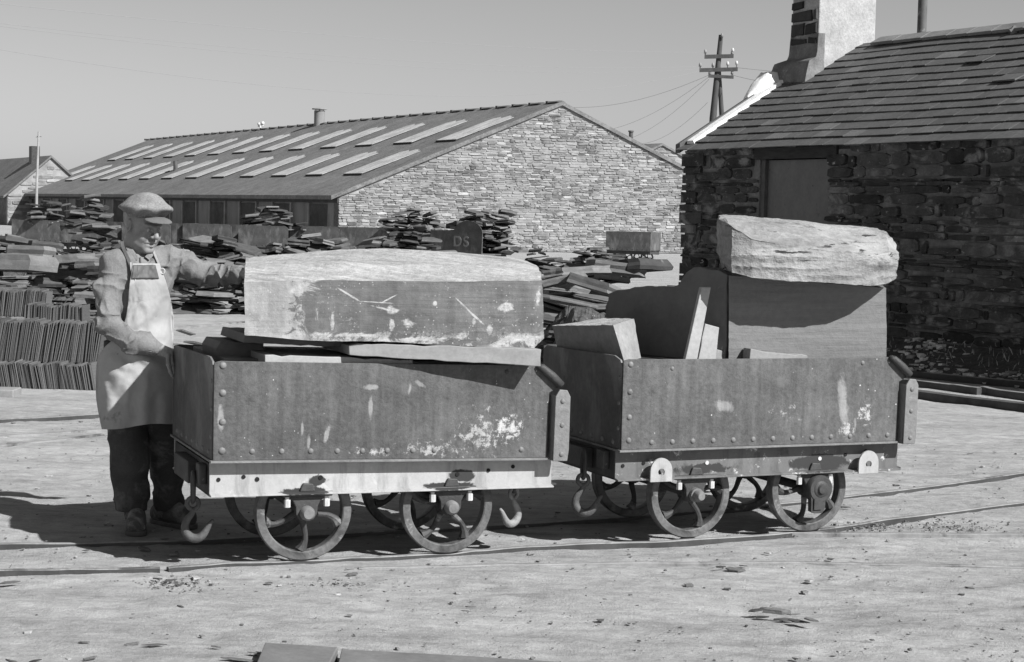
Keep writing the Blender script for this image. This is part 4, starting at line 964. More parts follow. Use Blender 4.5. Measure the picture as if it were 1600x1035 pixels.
wslab('slate_slab', W2, [(1118, 575), (1120, 546), (1134, 550), (1134, 575)], .13, .2, M_sawn, 'small stub of slate at the foot of the upright block')
wslab('slate_slab', W2, [(1170, 575), (1173, 545), (1200, 551), (1262, 556), (1262, 575)], .02, .09, M_sawn, 'low broken slab showing above the right wagon\'s side')
# chunk at the left corner of wagon 2
def Q(px, py, D): return AT(px, py, D)
ck = [[Q(986, 600, 8.60), Q(958, 507, 8.60), Q(991, 498, 8.86), Q(1008, 600, 8.84)],
      [Q(935, 600, 8.88), Q(910, 508, 8.86), Q(966, 497, 9.00), Q(980, 600, 9.02)],
      [Q(884, 600, 9.20), Q(862, 509, 9.18), Q(941, 497, 9.22), Q(950, 600, 9.24)]]
o = rock('slate_block', ck, mat('chunk_slate', .24, .25, 4, (1, 1, 1), .8, .008, fine=.2, stain=[(.42, 7, .62, (1, 1, 1), .04)]), None, 10, 14, .005, 33, (16, 16, 1.5), .006, 5, .006, top=M_block_top, ang=35)
tag(o, 'thick wedge of slate resting on the left corner of the right wagon', 'slate block')
wslab('slate_slab', W2, [(1000, 585), (1000, 562), (1330, 562), (1330, 585)], .25, .88, M_slab, 'rough slab covering the floor of the right wagon')

# ------------------------------------------------------------------ the yard behind: wagons, piles, stacks
def yard_wagon(label, px, D, yaw, plain=False, L=1.5, Wd=.95, hb=.45, ht=1.05, mk=None, group='iron wagons standing before the long shed', z0=0):
    p = AT(px, 400, D); root = thing('slate_wagon', label, 'wagon', (p.x, D, z0), yaw, group)
    b = MB(); b.prism([(0, hb), (L, hb), (L, ht - .06), (L - .1, ht), (0, ht)], (0, .015), lambda u, d, z: Vector((u, d, z))); s1 = b.build('side_plate', M_iron, root)
    for i in range(9): rivet(Vector((.08 + i * .165, 0, hb + .05)), (0, -1, 0), .02, s1, M_dark)
    b = MB(); b.prism([(0, hb), (L, hb), (L, ht - .06), (L - .1, ht), (0, ht)], (Wd - .015, Wd), lambda u, d, z: Vector((u, d, z))); b.build('side_plate', M_iron, root)
    b = MB(); b.box((0, .016, hb), (.012, Wd - .016, ht)); b.build('end_plate', M_iron, root)
    if plain: b = MB(); b.box((L - .012, .016, hb), (L, Wd - .016, ht)); b.build('end_plate', M_iron, root)
    b = MB(); b.box((.01, .016, hb), (L, Wd - .016, hb + .03)); b.build('floor_plate', M_iron, root)
    b = MB(); b.box((.02, .05, hb - .11), (L - .02, .1, hb - .002)); b.box((.02, Wd - .1, hb - .11), (L - .02, Wd - .05, hb - .002)); b.box((.02, .1, hb - .09), (.1, Wd - .1, hb - .01)); b.box((L - .1, .1, hb - .09), (L - .02, Wd - .1, hb - .01)); b.build('frame', M_dark, root)
    for u in (.4, 1.1):
        for v in (.14, Wd - .14): make_wheel(u, v, root, u + v)
        b = MB(); b.cyl((u, .06, .22), (u, Wd - .06, .22), .025); b.build('axle', M_dark, root, smooth=True)
    return root
YW = -.42
yard_wagon('empty iron wagon on its own in front of the gable, near the cottage corner', 946, 57.2, -.42, plain=True, z0=0)
row = [(18, 'wagon at the far left of the row behind the slab piles'), (92, 'second wagon from the left behind the slab piles'), (190, 'wagon of the row hidden mostly behind the man\'s cap'), (285, 'wagon in the row just right of the man\'s head'), (372, 'wagon with the pale topped slate load left of the shed corner'), (452, 'plain wagon in front of the shed\'s near corner'), (531, 'wagon standing just right of the shed corner'), (597, 'wagon carrying a low heap of slate before the gable')]
for px, lb in row: yard_wagon(lb + ', dark iron', px, 50.0 + (px % 7) * .1, -.30, L=1.5)
dsw = yard_wagon('dark open ended wagon lettered DS, loaded high with slate', 672, 47.5, -.62, L=1.7, Wd=1.15, hb=.45, ht=1.06)
# curved raised end cheek of the DS wagon and its lettering
b = MB(); arc = [(.75, .45)] + [(1.25 + .47 * math.cos(a), 1.0 + .33 * math.sin(a)) for a in np.linspace(math.pi * .97, 0.05, 12)] + [(1.70, .45)]
b.prism(arc, (-.03, -.014), lambda u, d, z: Vector((u, d, z))); cheek = b.build('raised_cheek', M_iron, dsw)
tc = bpy.data.curves.new('lettering', 'FONT'); tc.body = 'DS'; tc.size = .38; tc.extrude = .004; tc.space_character = 1.25; tc.offset = .006
to = bpy.data.objects.new('lettering', tc); COL.objects.link(to)
dg = bpy.context.evaluated_depsgraph_get(); lm = bpy.data.meshes.new_from_object(to.evaluated_get(dg)); bpy.data.objects.remove(to)
lo = bpy.data.objects.new('lettering', lm); COL.objects.link(lo); lo.parent = dsw; lo.location = (.78, -.036, .66); lo.rotation_euler = (math.pi / 2, 0, 0); lm.materials.clear(); lm.materials.append(mat('letter_paint', .22, .15, 8))

def heap(px0, px1, D, ztop, z0, label, group, size=(.3, .6), step=.085, depth=1.0, prof=None, tilt=.22, name='slate_slab', cnt=None, th=(.3, .7)):
    """heap of individual slabs between two pixel columns at distance D; prof(u) in 0..1 gives relative height"""
    x0, x1 = AT(px0, 400, D).x, AT(px1, 400, D).x; z = z0; n = 0
    prof = prof or (lambda u: math.sin(math.pi * min(max(u, 0), 1)) ** .5)
    while z < ztop:
        rel_ = (z - z0) / (ztop - z0); x = x0
        while x < x1:
            sx = rnd.uniform(*size); u = (x + sx * .3 - x0) / (x1 - x0)
            if prof(u) > rel_:
                yy = D + rnd.uniform(-.15, .15) + depth * .3 * rel_
                sl_ = slab((x + sx * .4, yy, z + rnd.uniform(-.02, .02)), (sx, sx * rnd.uniform(.7, 1.1), sx * rnd.uniform(*th)), (rnd.uniform(-tilt, tilt) - .05, rnd.uniform(-tilt, tilt), rnd.uniform(-3, 3)), label, group)
                n += 1
            x += sx * rnd.uniform(.5, .75)
        z += step * .78 * rnd.uniform(.8, 1.2)
    return n
NS = 0
# loads on the wagons
NS += heap(40, 92, 50.3, 1.62, .95, 'slab in the small heap on the wagons at the far left', 'slabs of the far left wagon load', (.5, .8), .11)
NS += heap(100, 168, 44.0, 1.72, 1.0, 'slab in the tall pile top just left of the man\'s cap', 'slabs topping the tall pile left of the cap', (.5, .85), .12)
NS += heap(374, 466, 50.3, 1.66, .95, 'slab of the pale topped load left of the shed corner', 'slabs of the pale topped load', (.4, .75), .11)
NS += heap(592, 690, 49.6, 1.60, .95, 'slab of the dark load heaped before the gable', 'slabs of the dark load before the gable', (.45, .8), .11)
NS += heap(694, 802, 47.4, 1.55, .55, 'slab heaped in the wagon lettered DS', 'slabs heaped in the wagon lettered DS', (.5, .8), .11, prof=lambda u: 1 if .35 < u < .9 else math.sin(math.pi * min(max(u, 0), 1)) ** .4)
# main rubble band
NS += heap(-60, 235, 30, 1.02, .1, 'slab in the broad rubble pile left of the man', 'slabs of the rubble pile left of the man', (.35, .75), .10, prof=lambda u: .8 + .25 * math.sin(u * 9))
NS += heap(80, 215, 26, 1.28, 0, 'slab in the dark pile right behind the man\'s shoulder', 'slabs piled behind the man\'s shoulder', (.3, .62), .085, prof=lambda u: math.sin(math.pi * min(max(u * .9 + .12, 0), 1)) ** .8)
NS += heap(235, 420, 30, 1.03, .1, 'slab in the pile above the man\'s outstretched arm', 'slabs piled beyond the outstretched arm', (.4, .8), .085)
NS += heap(385, 560, 34, 1.06, .4, 'slab in the low pile beyond the long slate block', 'slabs piled beyond the long block', (.4, .85), .10)
NS += heap(540, 700, 38, 1.06, .5, 'slab lying at the foot of the loaded wagons before the gable', 'slabs at the foot of the gable wagons', (.4, .8), .10)
NS += heap(795, 875, 42, .70, 0, 'slab in the little pile right of the lettered wagon', 'slabs in the little pile right of the lettered wagon', (.4, .7), .10)
NS += heap(868, 985, 46, .72, 0, 'slab in the low pile beside the lone empty wagon', 'slabs beside the lone empty wagon', (.4, .8), .10)
NS += heap(845, 985, 25, .82, 0, 'slab in the pile beyond the right end of the long block', 'slabs beyond the right end of the long block', (.35, .75), .085)
NS += heap(180, 420, 26.5, .80, 0, 'slab in the low pile beneath the man\'s outstretched arm', 'slabs beneath the outstretched arm', (.35, .75), .085)
# near pile behind the right wagon
NS += heap(835, 1165, 16.6, 1.02, 0, 'rough slab in the dark pile seen between the two wagon loads', 'slabs of the pile between the two loads', (.34, .75), .075, 1.0, lambda u: .80 + .22 * math.sin(u * 8 + 1), .18, th=(.3, .6))
NS += heap(840, 1150, 14.2, .70, .1, 'rough slab low in the front of the dark pile behind the right wagon', 'slabs low in the pile behind the right wagon', (.32, .65), .075, 1.0, lambda u: .8 + .25 * math.sin(u * 6), .2, th=(.3, .6))
for (px, py, D, s_, t_) in ((900, 425, 15.4, .62, -.1), (925, 445, 15.0, .60, .28), (870, 440, 15.2, .55, -.25), (960, 420, 15.6, .66, .1), (1000, 415, 15.6, .7, -.06), (880, 470, 13.8, .5, .15)):
    slab(AT(px, py, D), (s_, s_ * .6, s_ * .6), (-.15, t_, rnd.uniform(-.3, .3)), 'large slab lying across the top of the dark pile between the loads', 'large slabs on top of the pile between the loads'); NS += 1
# bank of spoil that carries those slabs
def bank(name, pts, D0, D1, label, hmax, seed, m, w=None, kind='stuff', cat=None):
    """low mound: pts=(px0,px1)"""
    x0, x1 = AT(pts[0], 400, (D0 + D1) / 2).x, AT(pts[1], 400, (D0 + D1) / 2).x
    nx_, ny_ = 90, 50; X, Y = np.meshgrid(np.linspace(x0, x1, nx_), np.linspace(D0, D1, ny_)); u = (X - x0) / (x1 - x0); v = (Y - D0) / (D1 - D0)
    e = np.clip(np.minimum(u, 1 - u) * 5, 0, 1) * np.clip(np.minimum(v, 1 - v) * 3, 0, 1); e = e ** .7
    P3 = np.stack([X, Y, 0 * X], -1); Z = -.06 + e * (hmax * (.75 + .4 * fbm(P3 * 1.3, seed, 4)) + .07 * np.abs(fbm(P3 * [6, 6, 1], seed + 3, 4)) + .04 * fbm(P3 * [18, 18, 1], seed + 5, 3))
    V_ = np.stack([X, Y, Z], -1).reshape(-1, 3); ii_ = (np.arange(nx_ - 1)[None] + nx_ * np.arange(ny_ - 1)[:, None]).ravel()
    o = mesh_obj(name, V_, np.stack([ii_, ii_ + 1, ii_ + nx_ + 1, ii_ + nx_], 1), m, smooth=False); tag(o, label, cat, kind=kind); return o
M_spoil = mat('spoil', .065, .5, 9, (1, 1, 1), .9, .03, 40, fine=.5, stain=[(.34, 26, .62, (1, 1, 1), .05)])
bank('spoil_bank', (820, 1170), 11.5, 19.5, 'dark bank of slate waste under the pile behind the right wagon', .92, 5, M_spoil)
bank('spoil_bank', (-80, 240), 24, 36, 'dark slate waste under the piles on the left', .80, 9, M_spoil)
bank('spoil_bank', (225, 860), 31.5, 46, 'dark slate waste under the middle piles', .80, 12, M_spoil)
bank('spoil_bank', (-90, 180), 20.9, 24.2, 'dark waste behind the low stacks on the left', .5, 14, M_spoil)
# rubble at the foot of the dark wall: a scatter of small broken stone
def scatter(name, n, fn, m, label, smin, smax, seed, flat=.45):
    r_ = random.Random(seed); b = MB()
    for i in range(n):
        x, y, z = fn(r_); s_ = r_.uniform(smin, smax) * (r_.random() ** 1.2 + .35); a = r_.uniform(0, 6.28); ca, sa = math.cos(a), math.sin(a)
        q = []
        for zz in (-1, 1):
            for dx, dy in ((-1, -1), (1, -1), (1, 1), (-1, 1)):
                px_, py_ = dx * s_ * r_.uniform(.5, 1), dy * s_ * r_.uniform(.35, .8); q.append((x + px_ * ca - py_ * sa, y + px_ * sa + py_ * ca, z + zz * s_ * flat * r_.uniform(.4, 1)))
        b.hexa(q, 0, r_.uniform(.5, 1.8))
    o = b.build(name, m, attr=True); tag(o, label, None, kind='stuff'); return o
M_rub = mat('rubble_mix', .42, .4, 12, attr='shade', fine=.3)
wf_ = AT(1400, 560, 20.6)
def foot(r_):
    t = r_.uniform(0.5, 10.5); k = -abs(r_.gauss(0, .38)); hgt = .30 * max(0, 1 + k / .75) * (.6 + .4 * math.sin(t * 1.3 + 1) ** 2)
    p = H0 + hp(t, k, 0); return p.x, p.y, r_.uniform(0, 1) ** .5 * hgt
scatter('wall_foot_rubble', 4200, foot, M_rub, 'broken stone and rubbish heaped along the foot of the dark wall', .012, .06, 4)
b = MB(); b.prism([(-.05, -.05), (-.8, -.05), (-.45, .10), (-.05, .24)], (0.3, 10.8), lambda k, t, z: H0 + hp(t, k, z)); tag(b.build('rubble_bank', M_spoil), 'dark dirt bank under the rubble by the wall', None, kind='stuff')

b = MB(); r_ = random.Random(17)
for i in range(260):
    t = r_.gauss(7.2, 1.5) if i % 3 else r_.uniform(1, 10.5); k = -abs(r_.gauss(.15, .3)); z = .26 * max(0, 1 + k / .8); a = r_.uniform(0, 6.28); hgt_ = r_.uniform(.03, .09); lx, ly = math.cos(a), math.sin(a); w_ = .004; bend = r_.uniform(.3, 1.0) * hgt_
    p = H0 + hp(t, k, z); b.add([(p.x - ly * w_, p.y + lx * w_, z), (p.x + ly * w_, p.y - lx * w_, z), (p.x + lx * bend * .4 + ly * w_, p.y + ly * bend * .4 - lx * w_, z + hgt_ * .6), (p.x + lx * bend, p.y + ly * bend, z + hgt_)], [(0, 1, 2), (0, 2, 3)])
tag(b.build('weeds', mat('dry_weeds', .34, .3, 8), recalc=False), 'dry weeds growing through the rubble by the dark wall', None, kind='stuff')

# dressed slab stacks left of the man (flat slabs on low stacks)
NS += heap(-60, 175, 21.3, .60, 0, 'long flat slab in the low dark stacks left of the man', 'slabs of the low dark stacks left of the man', (.30, .62), .07, 1.0, lambda u: 1, .05, th=(.45, .7))
NS += heap(-60, 150, 23.6, .86, .30, 'broad slab in the second line of stacks left of the man', 'slabs of the second line of stacks', (.4, .8), .08, 1.0, lambda u: .85 + .2 * math.sin(u * 8), .07)
for (px, py, D, s_, rz_) in ((20, 375, 25, .75, .3), (45, 395, 24.6, .9, -.2), (70, 385, 24.8, .6, .1), (110, 405, 23.4, .8, .2), (150, 415, 22.3, .9, -.1), (30, 412, 22, 1.0, .1), (185, 425, 22.2, .8, .3)):
    slab(AT(px, py, D), (s_, s_ * .6, s_ * .8), (-.12, rnd.uniform(-.1, .1), rz_), 'broad flat slab topping the low stacks left of the man', 'broad slabs topping the low stacks'); NS += 1
for (px, py, D, s_, tl) in ((292, 512, 13.4, .24, -.5), (306, 528, 13.1, .26, -.25), (285, 530, 13.0, .22, -.2), (300, 540, 12.7, .24, .1)):
    slab(GR(px, 548 + (13.2 - D) * 20) + UP * ((548 - py) * D / F), (s_, s_ * .8, s_ * .7), (tl, .1, rnd.uniform(-.4, .4)), 'dark slab lying on the ground just behind the man\'s waist', 'dark slabs behind the man\'s waist', k=3); NS += 1

# finished roofing slates stood on edge in rows
SB = MB(); SB.hexa([(-.0037, 0, 0), (.0037, 0, 0), (.0037, .30, 0), (-.0037, .30, 0), (-.0037, 0, 1), (.0037, 0, 1), (.0037, .30, 1), (-.0037, .30, 1)])
o = SB.build('roofing_slate', mat('roofing_slate', .105, .3, 6, (1, 1, 6), .75, .002, rand=.45)); SM = o.data; bpy.data.objects.remove(o)
def slate_row(xa, xb, D, z0_, z1_, lean, pitch, label, group, wave=.01):
    a = AT(xa, 500, D).x; c = AT(xb, 500, D).x; x = a; i = 0; g = 0
    while x < c:
        g = g * .75 + rnd.uniform(-.05, .05)
        o = bpy.data.objects.new('roofing_slate', SM); COL.objects.link(o); hh = (z1_ - z0_) * (1 + rnd.uniform(-.05, .03)) + wave * math.sin(i * .23)
        o.location = (x, D + rnd.uniform(-.012, .012), z0_); o.scale = (1, 1, hh); o.rotation_euler = (rnd.uniform(-.02, .02), lean + g * .6, rnd.uniform(-.06, .06))
        tag(o, label, 'roofing slate', group); x += pitch * rnd.uniform(.8, 1.2); i += 1
    return i
n1 = slate_row(-30, 150, 15.2, -.02, .20, -.20, .0108, 'small slate stood on edge in the bottom row left of the man\'s apron', 'slates on edge in the bottom row')
n2 = slate_row(-30, 152, 15.45, .19, .54, .16, .0105, 'tall slate leaning on edge in the long upper row behind the man', 'slates on edge in the long upper row')
n3 = slate_row(38, 130, 17.4, .28, .57, .05, .011, 'slate on edge in the short third row behind the long row', 'slates on edge in the short third row')
n4 = slate_row(-25, 70, 19.2, .34, .62, .10, .0135, 'slate on edge in the rearmost row at the left edge', 'slates on edge in the rearmost row')
for (xa, xb, D, z1_, lb) in ((-30, 150, 15.47, .18, 'course'), (38, 130, 17.4, .275, 'c'), (-25, 70, 19.2, .335, 'd')):
    if lb == 'course': continue
    a = AT(xa, 500, D).x; c = AT(xb, 500, D).x; b = MB(); b.box((a, D, -.05), (c, D + .35, z1_))
    tag(b.build('slate_slab', M_slate, bevel=.01), 'thick slab supporting the %s row of upright slates' % ('short third' if lb == 'c' else 'rearmost'), 'slate slab')
b = MB(); b.box((AT(-30, 500, 15.45).x, 15.52, -.05), (AT(150, 500, 15.45).x, 15.8, .18)); tag(b.build('slate_slab', M_slate), 'flat slab bearing the long upper row of slates', 'slate slab')
b = MB(); a = GR(0, 618); c = GR(22, 618); b.box((a.x - .3, a.y, -.03), (c.x, a.y + .25, .045)); tag(b.build('kerb_stone', M_sawn, bevel=.008), 'pale flat stone at the left edge below the slate rows', 'stone')
print('SLABS', NS, 'SLATES', n1 + n2 + n3 + n4)

# ------------------------------------------------------------------ loose pieces on the near ground
CH = [(135, 858, .055), (225, 855, .10), (15, 908, .09), (265, 905, .07), (245, 902, .05), (130, 1001, .06), (205, 1004, .07), (243, 1005, .10), (140, 1026, .06), (20, 1031, .07), (282, 945, .04), (337, 1008, .04), (550, 895, .07), (545, 888, .05), (735, 946, .055), (1125, 884, .06), (1148, 888, .10), (1160, 882, .05),
      (1185, 957, 0.105), (1212, 962, 0.124), (1228, 966, 0.112), (1248, 972, 0.099), (1200, 955, 0.081), (1265, 975, 0.081), (1190, 962, 0.074), (1240, 961, 0.087), (1515, 708, .045), (1340, 822, .06), (1365, 818, .05), (1300, 792, .05), (1320, 791, .07), (375, 1028, .13), (400, 1018, .06), (55, 1030, .05)]
for i, (x, y, s_) in enumerate(CH):
    g = 'splintered slates in the heap at the lower right' if 1180 < x < 1270 and y > 950 else 'loose slate chips strewn on the near ground'
    lb = 'thin splintered slate in the little heap on the ground at lower right' if g.startswith('spl') else 'small loose slate chip lying on the dusty near ground'
    slab(GR(x, y) + UP * (-.006 + (.008 * (i % 4) if g.startswith('spl') else 0)), (s_, s_ * rnd.uniform(.35, .6), s_ * rnd.uniform(.25, .7)), (rnd.uniform(-.15, .15), rnd.uniform(-.12, .12), rnd.uniform(-.7, .7)), lb, g, name='slate_chip', cat='slate chip', m=None)
def gnd(r_):
    y = 5.0 + 9 * r_.random() ** 1.3; x = r_.uniform(-.36, .36) * y
    return x, y, -.020 + r_.uniform(0, .004)
scatter('ground_grit', 2600, gnd, mat('grit', .15, .4, 20, attr='shade', rough=.9), 'tiny stones and slate crumbs over the near ground', .0025, .008, 6, .4)
def gnd2(r_):
    x0 = r_.choice((265, 1370, 560, 1500)) + r_.gauss(0, 40); p = GR(x0, (905 if x0 < 700 else 818) + r_.gauss(0, 6)); return p.x, p.y, -.018
def gnd3(r_):
    y = 5.2 + 8 * r_.random(); x = r_.uniform(-.34, .34) * y
    return x, y, -.014
scatter('slate_crumbs', 420, gnd3, mat('crumbs', .20, .5, 20, attr='shade', rough=.9), 'thin slate crumbs trodden into the near ground', .006, .020, 16, .25)
scatter('track_gravel', 700, gnd2, MATS['grit'], 'gravelly crumbs beside the rails', .003, .009, 8, .6)
# long slabs at the bottom edge
def gslab(pix, z0_, z1_, label, m):
    P_ = [GR(x, y, z1_) for x, y in pix]; n = len(P_); b = MB(); b.add([(p.x, p.y, z0_) for p in P_] + [(p.x, p.y, z1_) for p in P_], [tuple(range(n)), tuple(range(2 * n - 1, n - 1, -1))] + [(i, (i + 1) % n, n + (i + 1) % n, n + i) for i in range(n)])
    return tag(b.build('slate_slab', m, bevel=.004), label, 'slate slab')
gslab([(414, 1004), (528, 1011), (502, 1060), (395, 1050)], -.03, .022, 'grey slab lying at the very bottom edge with a cut right end', mat('ground_slab', .15, .2, 5, rough=.7, bump=.003, fine=.15))
gslab([(534, 1013), (550, 1015), (735, 1025), (905, 1036), (900, 1090), (520, 1070)], -.03, .014, 'long slab at the bottom edge right of the cut one', mat('ground_slab', .15))

# ------------------------------------------------------------------ the man (signed distance fields meshed with openvdb)
import openvdb as vdb
MD = 8.66
def M(px, py, d=0.0): return np.array(AT(px, py, MD + d))
class Field:
    def __init__(s, lo, hi, vox):
        s.lo = np.array(lo, float); s.vox = vox; s.n = np.ceil((np.array(hi) - s.lo) / vox).astype(int) + 1
        ax = [s.lo[i] + vox * np.arange(s.n[i]) for i in range(3)]
        s.P = np.stack(np.meshgrid(*ax, indexing='ij'), -1).astype(np.float32); s.d = np.full(s.P.shape[:3], 1.0, np.float32)
    def mesh(s):
        g = vdb.FloatGrid(background=1.0); g.copyFromArray(np.ascontiguousarray(s.d / s.vox * 1.0)); v, q = g.convertToQuads(0.0)
        return v * s.vox + s.lo, q[:, ::-1]
def smin(a, b, k):
    if k <= 0: return np.minimum(a, b)
    h = np.clip(.5 + .5 * (b - a) / k, 0, 1); return b + (a - b) * h - k * h * (1 - h)
def smax(a, b, k): return -smin(-a, -b, k)
def cone(P, a, b, r0, r1, yaw=0, ratio=1.0):
    """round cone; with ratio>1 it is flattened along the direction of yaw (front-back)"""
    a = np.array(a, float); b = np.array(b, float)
    if ratio != 1.0:
        c, s_ = math.cos(yaw), math.sin(yaw); f = np.array([s_, -c, 0]); 
        A = np.eye(3) + (ratio - 1) * np.outer(f, f); P = P @ A.T.astype(np.float32); a = A @ a; b = A @ b
    ab = b - a; t = np.clip(((P - a.astype(np.float32)) @ ab.astype(np.float32)) / max(ab @ ab, 1e-9), 0, 1)
    q = P - a.astype(np.float32) - t[..., None] * ab.astype(np.float32)
    return np.sqrt((q * q).sum(-1)) - (r0 + (r1 - r0) * t)
def ell(P, c, r, B=None):
    """ellipsoid with axes = rows of B"""
    q = P - np.array(c, np.float32)
    if B is not None: q = q @ np.array(B, np.float32).T
    q = q / np.array(r, np.float32); k = np.sqrt((q * q).sum(-1)); k2 = np.sqrt(((q / np.array(r, np.float32)) ** 2).sum(-1)) + 1e-6
    return k * (k - 1) / k2
def chain(P, pts, rad, k=.0, **kw):
    d = None
    for i in range(len(pts) - 1):
        c = cone(P, pts[i], pts[i + 1], rad[i], rad[i + 1], **kw); d = c if d is None else smin(d, c, k)
    return d
YT = R(28)                                                     # torso turned toward the wagon
# joints
shR, elR, wrR = M(179, 413, -.07), M(168, 507, -.16), M(246, 545, -.10)
shL, elL, wrL = M(258, 404, .06), M(322, 430, .14), M(378, 427, .02)
neck, chest, waist, hips = M(208, 392, 0), M(212, 440, 0), M(211, 540, .02), M(214, 610, .05)
kR, aR = M(202, 722, .0), M(208, 800, .06)
kL, aL = M(262, 716, .16), M(258, 792, .22)
HC = M(224, 350, -.02)
ps, pp = R(50), R(17)
hf_ = np.array([math.sin(ps) * math.cos(pp), -math.cos(ps) * math.cos(pp), -math.sin(pp)]); hs_ = np.array([math.cos(ps), math.sin(ps), 0]); hu_ = np.cross(hs_, hf_) * -1
if hu_[2] < 0: hu_ = -hu_
HBm = np.array([hs_, hf_, hu_])
def hd(s_, f, u): return HC + hs_ * s_ + hf_ * f + hu_ * u
def head_field(P):
    E_ = lambda c, r: ell(P, hd(*c), r, HBm)
    d = E_((0, -.018, .030), (.077, .096, .088))
    d = smin(d, E_((0, .030, -.030), (.062, .058, .088)), .03)
    d = smin(d, E_((0, .028, -.088), (.050, .052, .034)), .03)
    d = smin(d, cone(P, hd(-.012, .074, -.108), hd(.012, .074, -.108), .017, .017), .02)
    for s_ in (-1, 1):
        d = smin(d, E_((s_ * .040, .062, -.044), (.024, .020, .024)), .02)
        d = smin(d, E_((s_ * .052, .020, -.078), (.020, .034, .028)), .03)
        d = smin(d, cone(P, hd(s_ * .012, .090, .014), hd(s_ * .044, .074, .018), .0085, .007), .012)
        d = smax(d, -ell(P, hd(s_ * .033, .094, -.004), (.017, .014, .011), HBm), .010)
        d = smin(d, E_((s_ * .032, .074, -.005), (.0135, .0125, .0125)), .002)
        d = smin(d, cone(P, hd(s_ * .020, .086, -.017), hd(s_ * .044, .072, -.018), .004, .004), .006)
        # ear
        e = E_((s_ * .079, -.006, -.010), (.010, .019, .033)); e = smax(e, -E_((s_ * .087, .000, -.008), (.007, .010, .020)), .004)
        d = smin(d, e, .006)
        d = smin(d, cone(P, hd(s_ * .013, .100, -.036), hd(s_ * .016, .092, -.034), .0085, .008), .007)
        # nasolabial fold
        d = smax(d, -cone(P, hd(s_ * .024, .097, -.042), hd(s_ * .040, .082, -.074), .003, .003), .006)
    d = smin(d, cone(P, hd(0, .090, .012), hd(0, .113, -.030), .0085, .0125), .010)
    d = smin(d, chain(P, [hd(-.026, .080, -.066), hd(0, .092, -.063), hd(.026, .080, -.066)], [.005, .0085, .005]), .008)
    d = smin(d, chain(P, [hd(-.022, .079, -.082), hd(0, .090, -.082), hd(.022, .079, -.082)], [.005, .0085, .005]), .008)
    d = smax(d, -chain(P, [hd(-.027, .088, -.0735), hd(0, .101, -.0725), hd(.027, .088, -.0735)], [.0028, .003, .0028]), .004)
    for z in (.035, .047): d = smax(d, -chain(P, [hd(-.03, .084, z), hd(0, .092, z + .003), hd(.03, .084, z)], [.0015, .0018, .0015]), .004)
    nb = np.array(neck) + np.array([0, 0.01, -.03])
    d = smin(d, cone(P, hd(0, -.022, -.06), nb, .056, .064), .03)
    for s_ in (-1, 1): d = smin(d, cone(P, hd(s_ * .05, -.02, -.06), nb + hf_ * .05 * np.array([1, 1, 0]), .014, .012), .02)
    return d
def finger(P, pts, r0, r1, k=.004):
    n = len(pts); return chain(P, pts, list(np.linspace(r0, r1, n)), k)
def right_hand(P):
    # back of the hand over the wagon's rear corner, fingers hanging down its outer face
    wv = wrR + (M(255, 549, -.10) - wrR) * .5; d = cone(P, wrR, wv, .029, .028)
    pc = M(259, 550, -.115); kn = [M(262, 556, -.15), M(267, 553, -.132), M(271, 551, -.112), M(274, 550, -.09)]
    for k_ in kn: d = smin(d, cone(P, wv, k_, .021, .0125), .012)
    d = smin(d, ell(P, pc, (.026, .040, .020)), .012)
    mid = [M(263, 570, -.165), M(269, 569, -.148), M(274, 567, -.128), M(278, 563, -.105)]
    tip = [M(266, 581, -.158), M(272, 583, -.142), M(277, 580, -.122), M(281, 573, -.098)]
    tp2 = [M(269, 587, -.148), M(275, 590, -.132), M(280, 587, -.112), M(283, 579, -.09)]
    for a, b, c, e in zip(kn, mid, tip, tp2):
        f_ = finger(P, [a, b, c, e], .0105, .0075); f_ = smin(f_, ell(P, a, (.012, .012, .012)), .004); f_ = smin(f_, ell(P, b, (.0105, .0105, .0105)), .003)
        d = smin(d, f_, .0035)
    d = smin(d, finger(P, [M(256, 549, -.07), M(266, 548, -.045), M(275, 553, -.035), M(281, 557, -.035)], .014, .009), .006)
    return d
def left_hand(P):
    pc = M(389, 428, -.03); d = cone(P, wrL, pc, .028, .026); kn = [M(397, 420, -.07), M(398, 424, -.045), M(398, 429, -.02), M(396, 435, .005)]
    for k_ in kn: d = smin(d, cone(P, pc, k_, .019, .011), .01)
    for i, k_ in enumerate(kn):
        dr = np.array([.030, .012, -.004]); f_ = finger(P, [k_, k_ + dr, k_ + dr * 1.75 + [0, 0, -.008], k_ + dr * 2.3 + [0, 0, -.018]], .0100, .0075); d = smin(d, f_, .003)
    d = smin(d, finger(P, [M(385, 420, -.03), M(391, 410, -.03), M(397, 406, -.03)], .013, .009), .005)
    return d
def torso_field(P, g=0.0):
    d = cone(P, M(214, 446, .01), M(211, 545, .03), .150 + g, .142 + g, YT, 1.30)
    d = smin(d, cone(P, M(184, 414, -.05), M(250, 407, .07), .066 + g, .062 + g), .07)
    d = smin(d, cone(P, M(190, 434, -.04), M(240, 432, .06), .098 + g, .098 + g, YT, 1.15), .05)
    d = smin(d, cone(P, M(206, 402, .01), M(209, 388, .01), .082 + g, .060 + g), .04)
    return d
SKIN = mat('weathered_skin', .235, .18, 22, rough=.55, bump=.003, bsc=150, fine=.12, spec=.45)
KNIT = mat('knitted_wool', .175, .14, 9, rough=1.0, bump=.004, bsc=110, fine=.22, bstr=1.0, spec=.1, stain=[(.13, 5, .64, (1, 1, 1), .08)])
CANVAS = mat('canvas_apron', .335, .12, 3, rough=.9, bump=.002, bsc=140, fine=.06, stain=[(.29, 3.5, .52, (1, 1, .7), .15), (.17, 8, .62, (1, 1, .8), .08), (.10, 16, .67, (1, 1, 1), .04)])
TROUS = mat('dark_trousers', .055, .30, 6, rough=.9, bump=.003, bsc=120, fine=.2, stain=[(.16, 6, .54, (1, 1, 1), .15)])
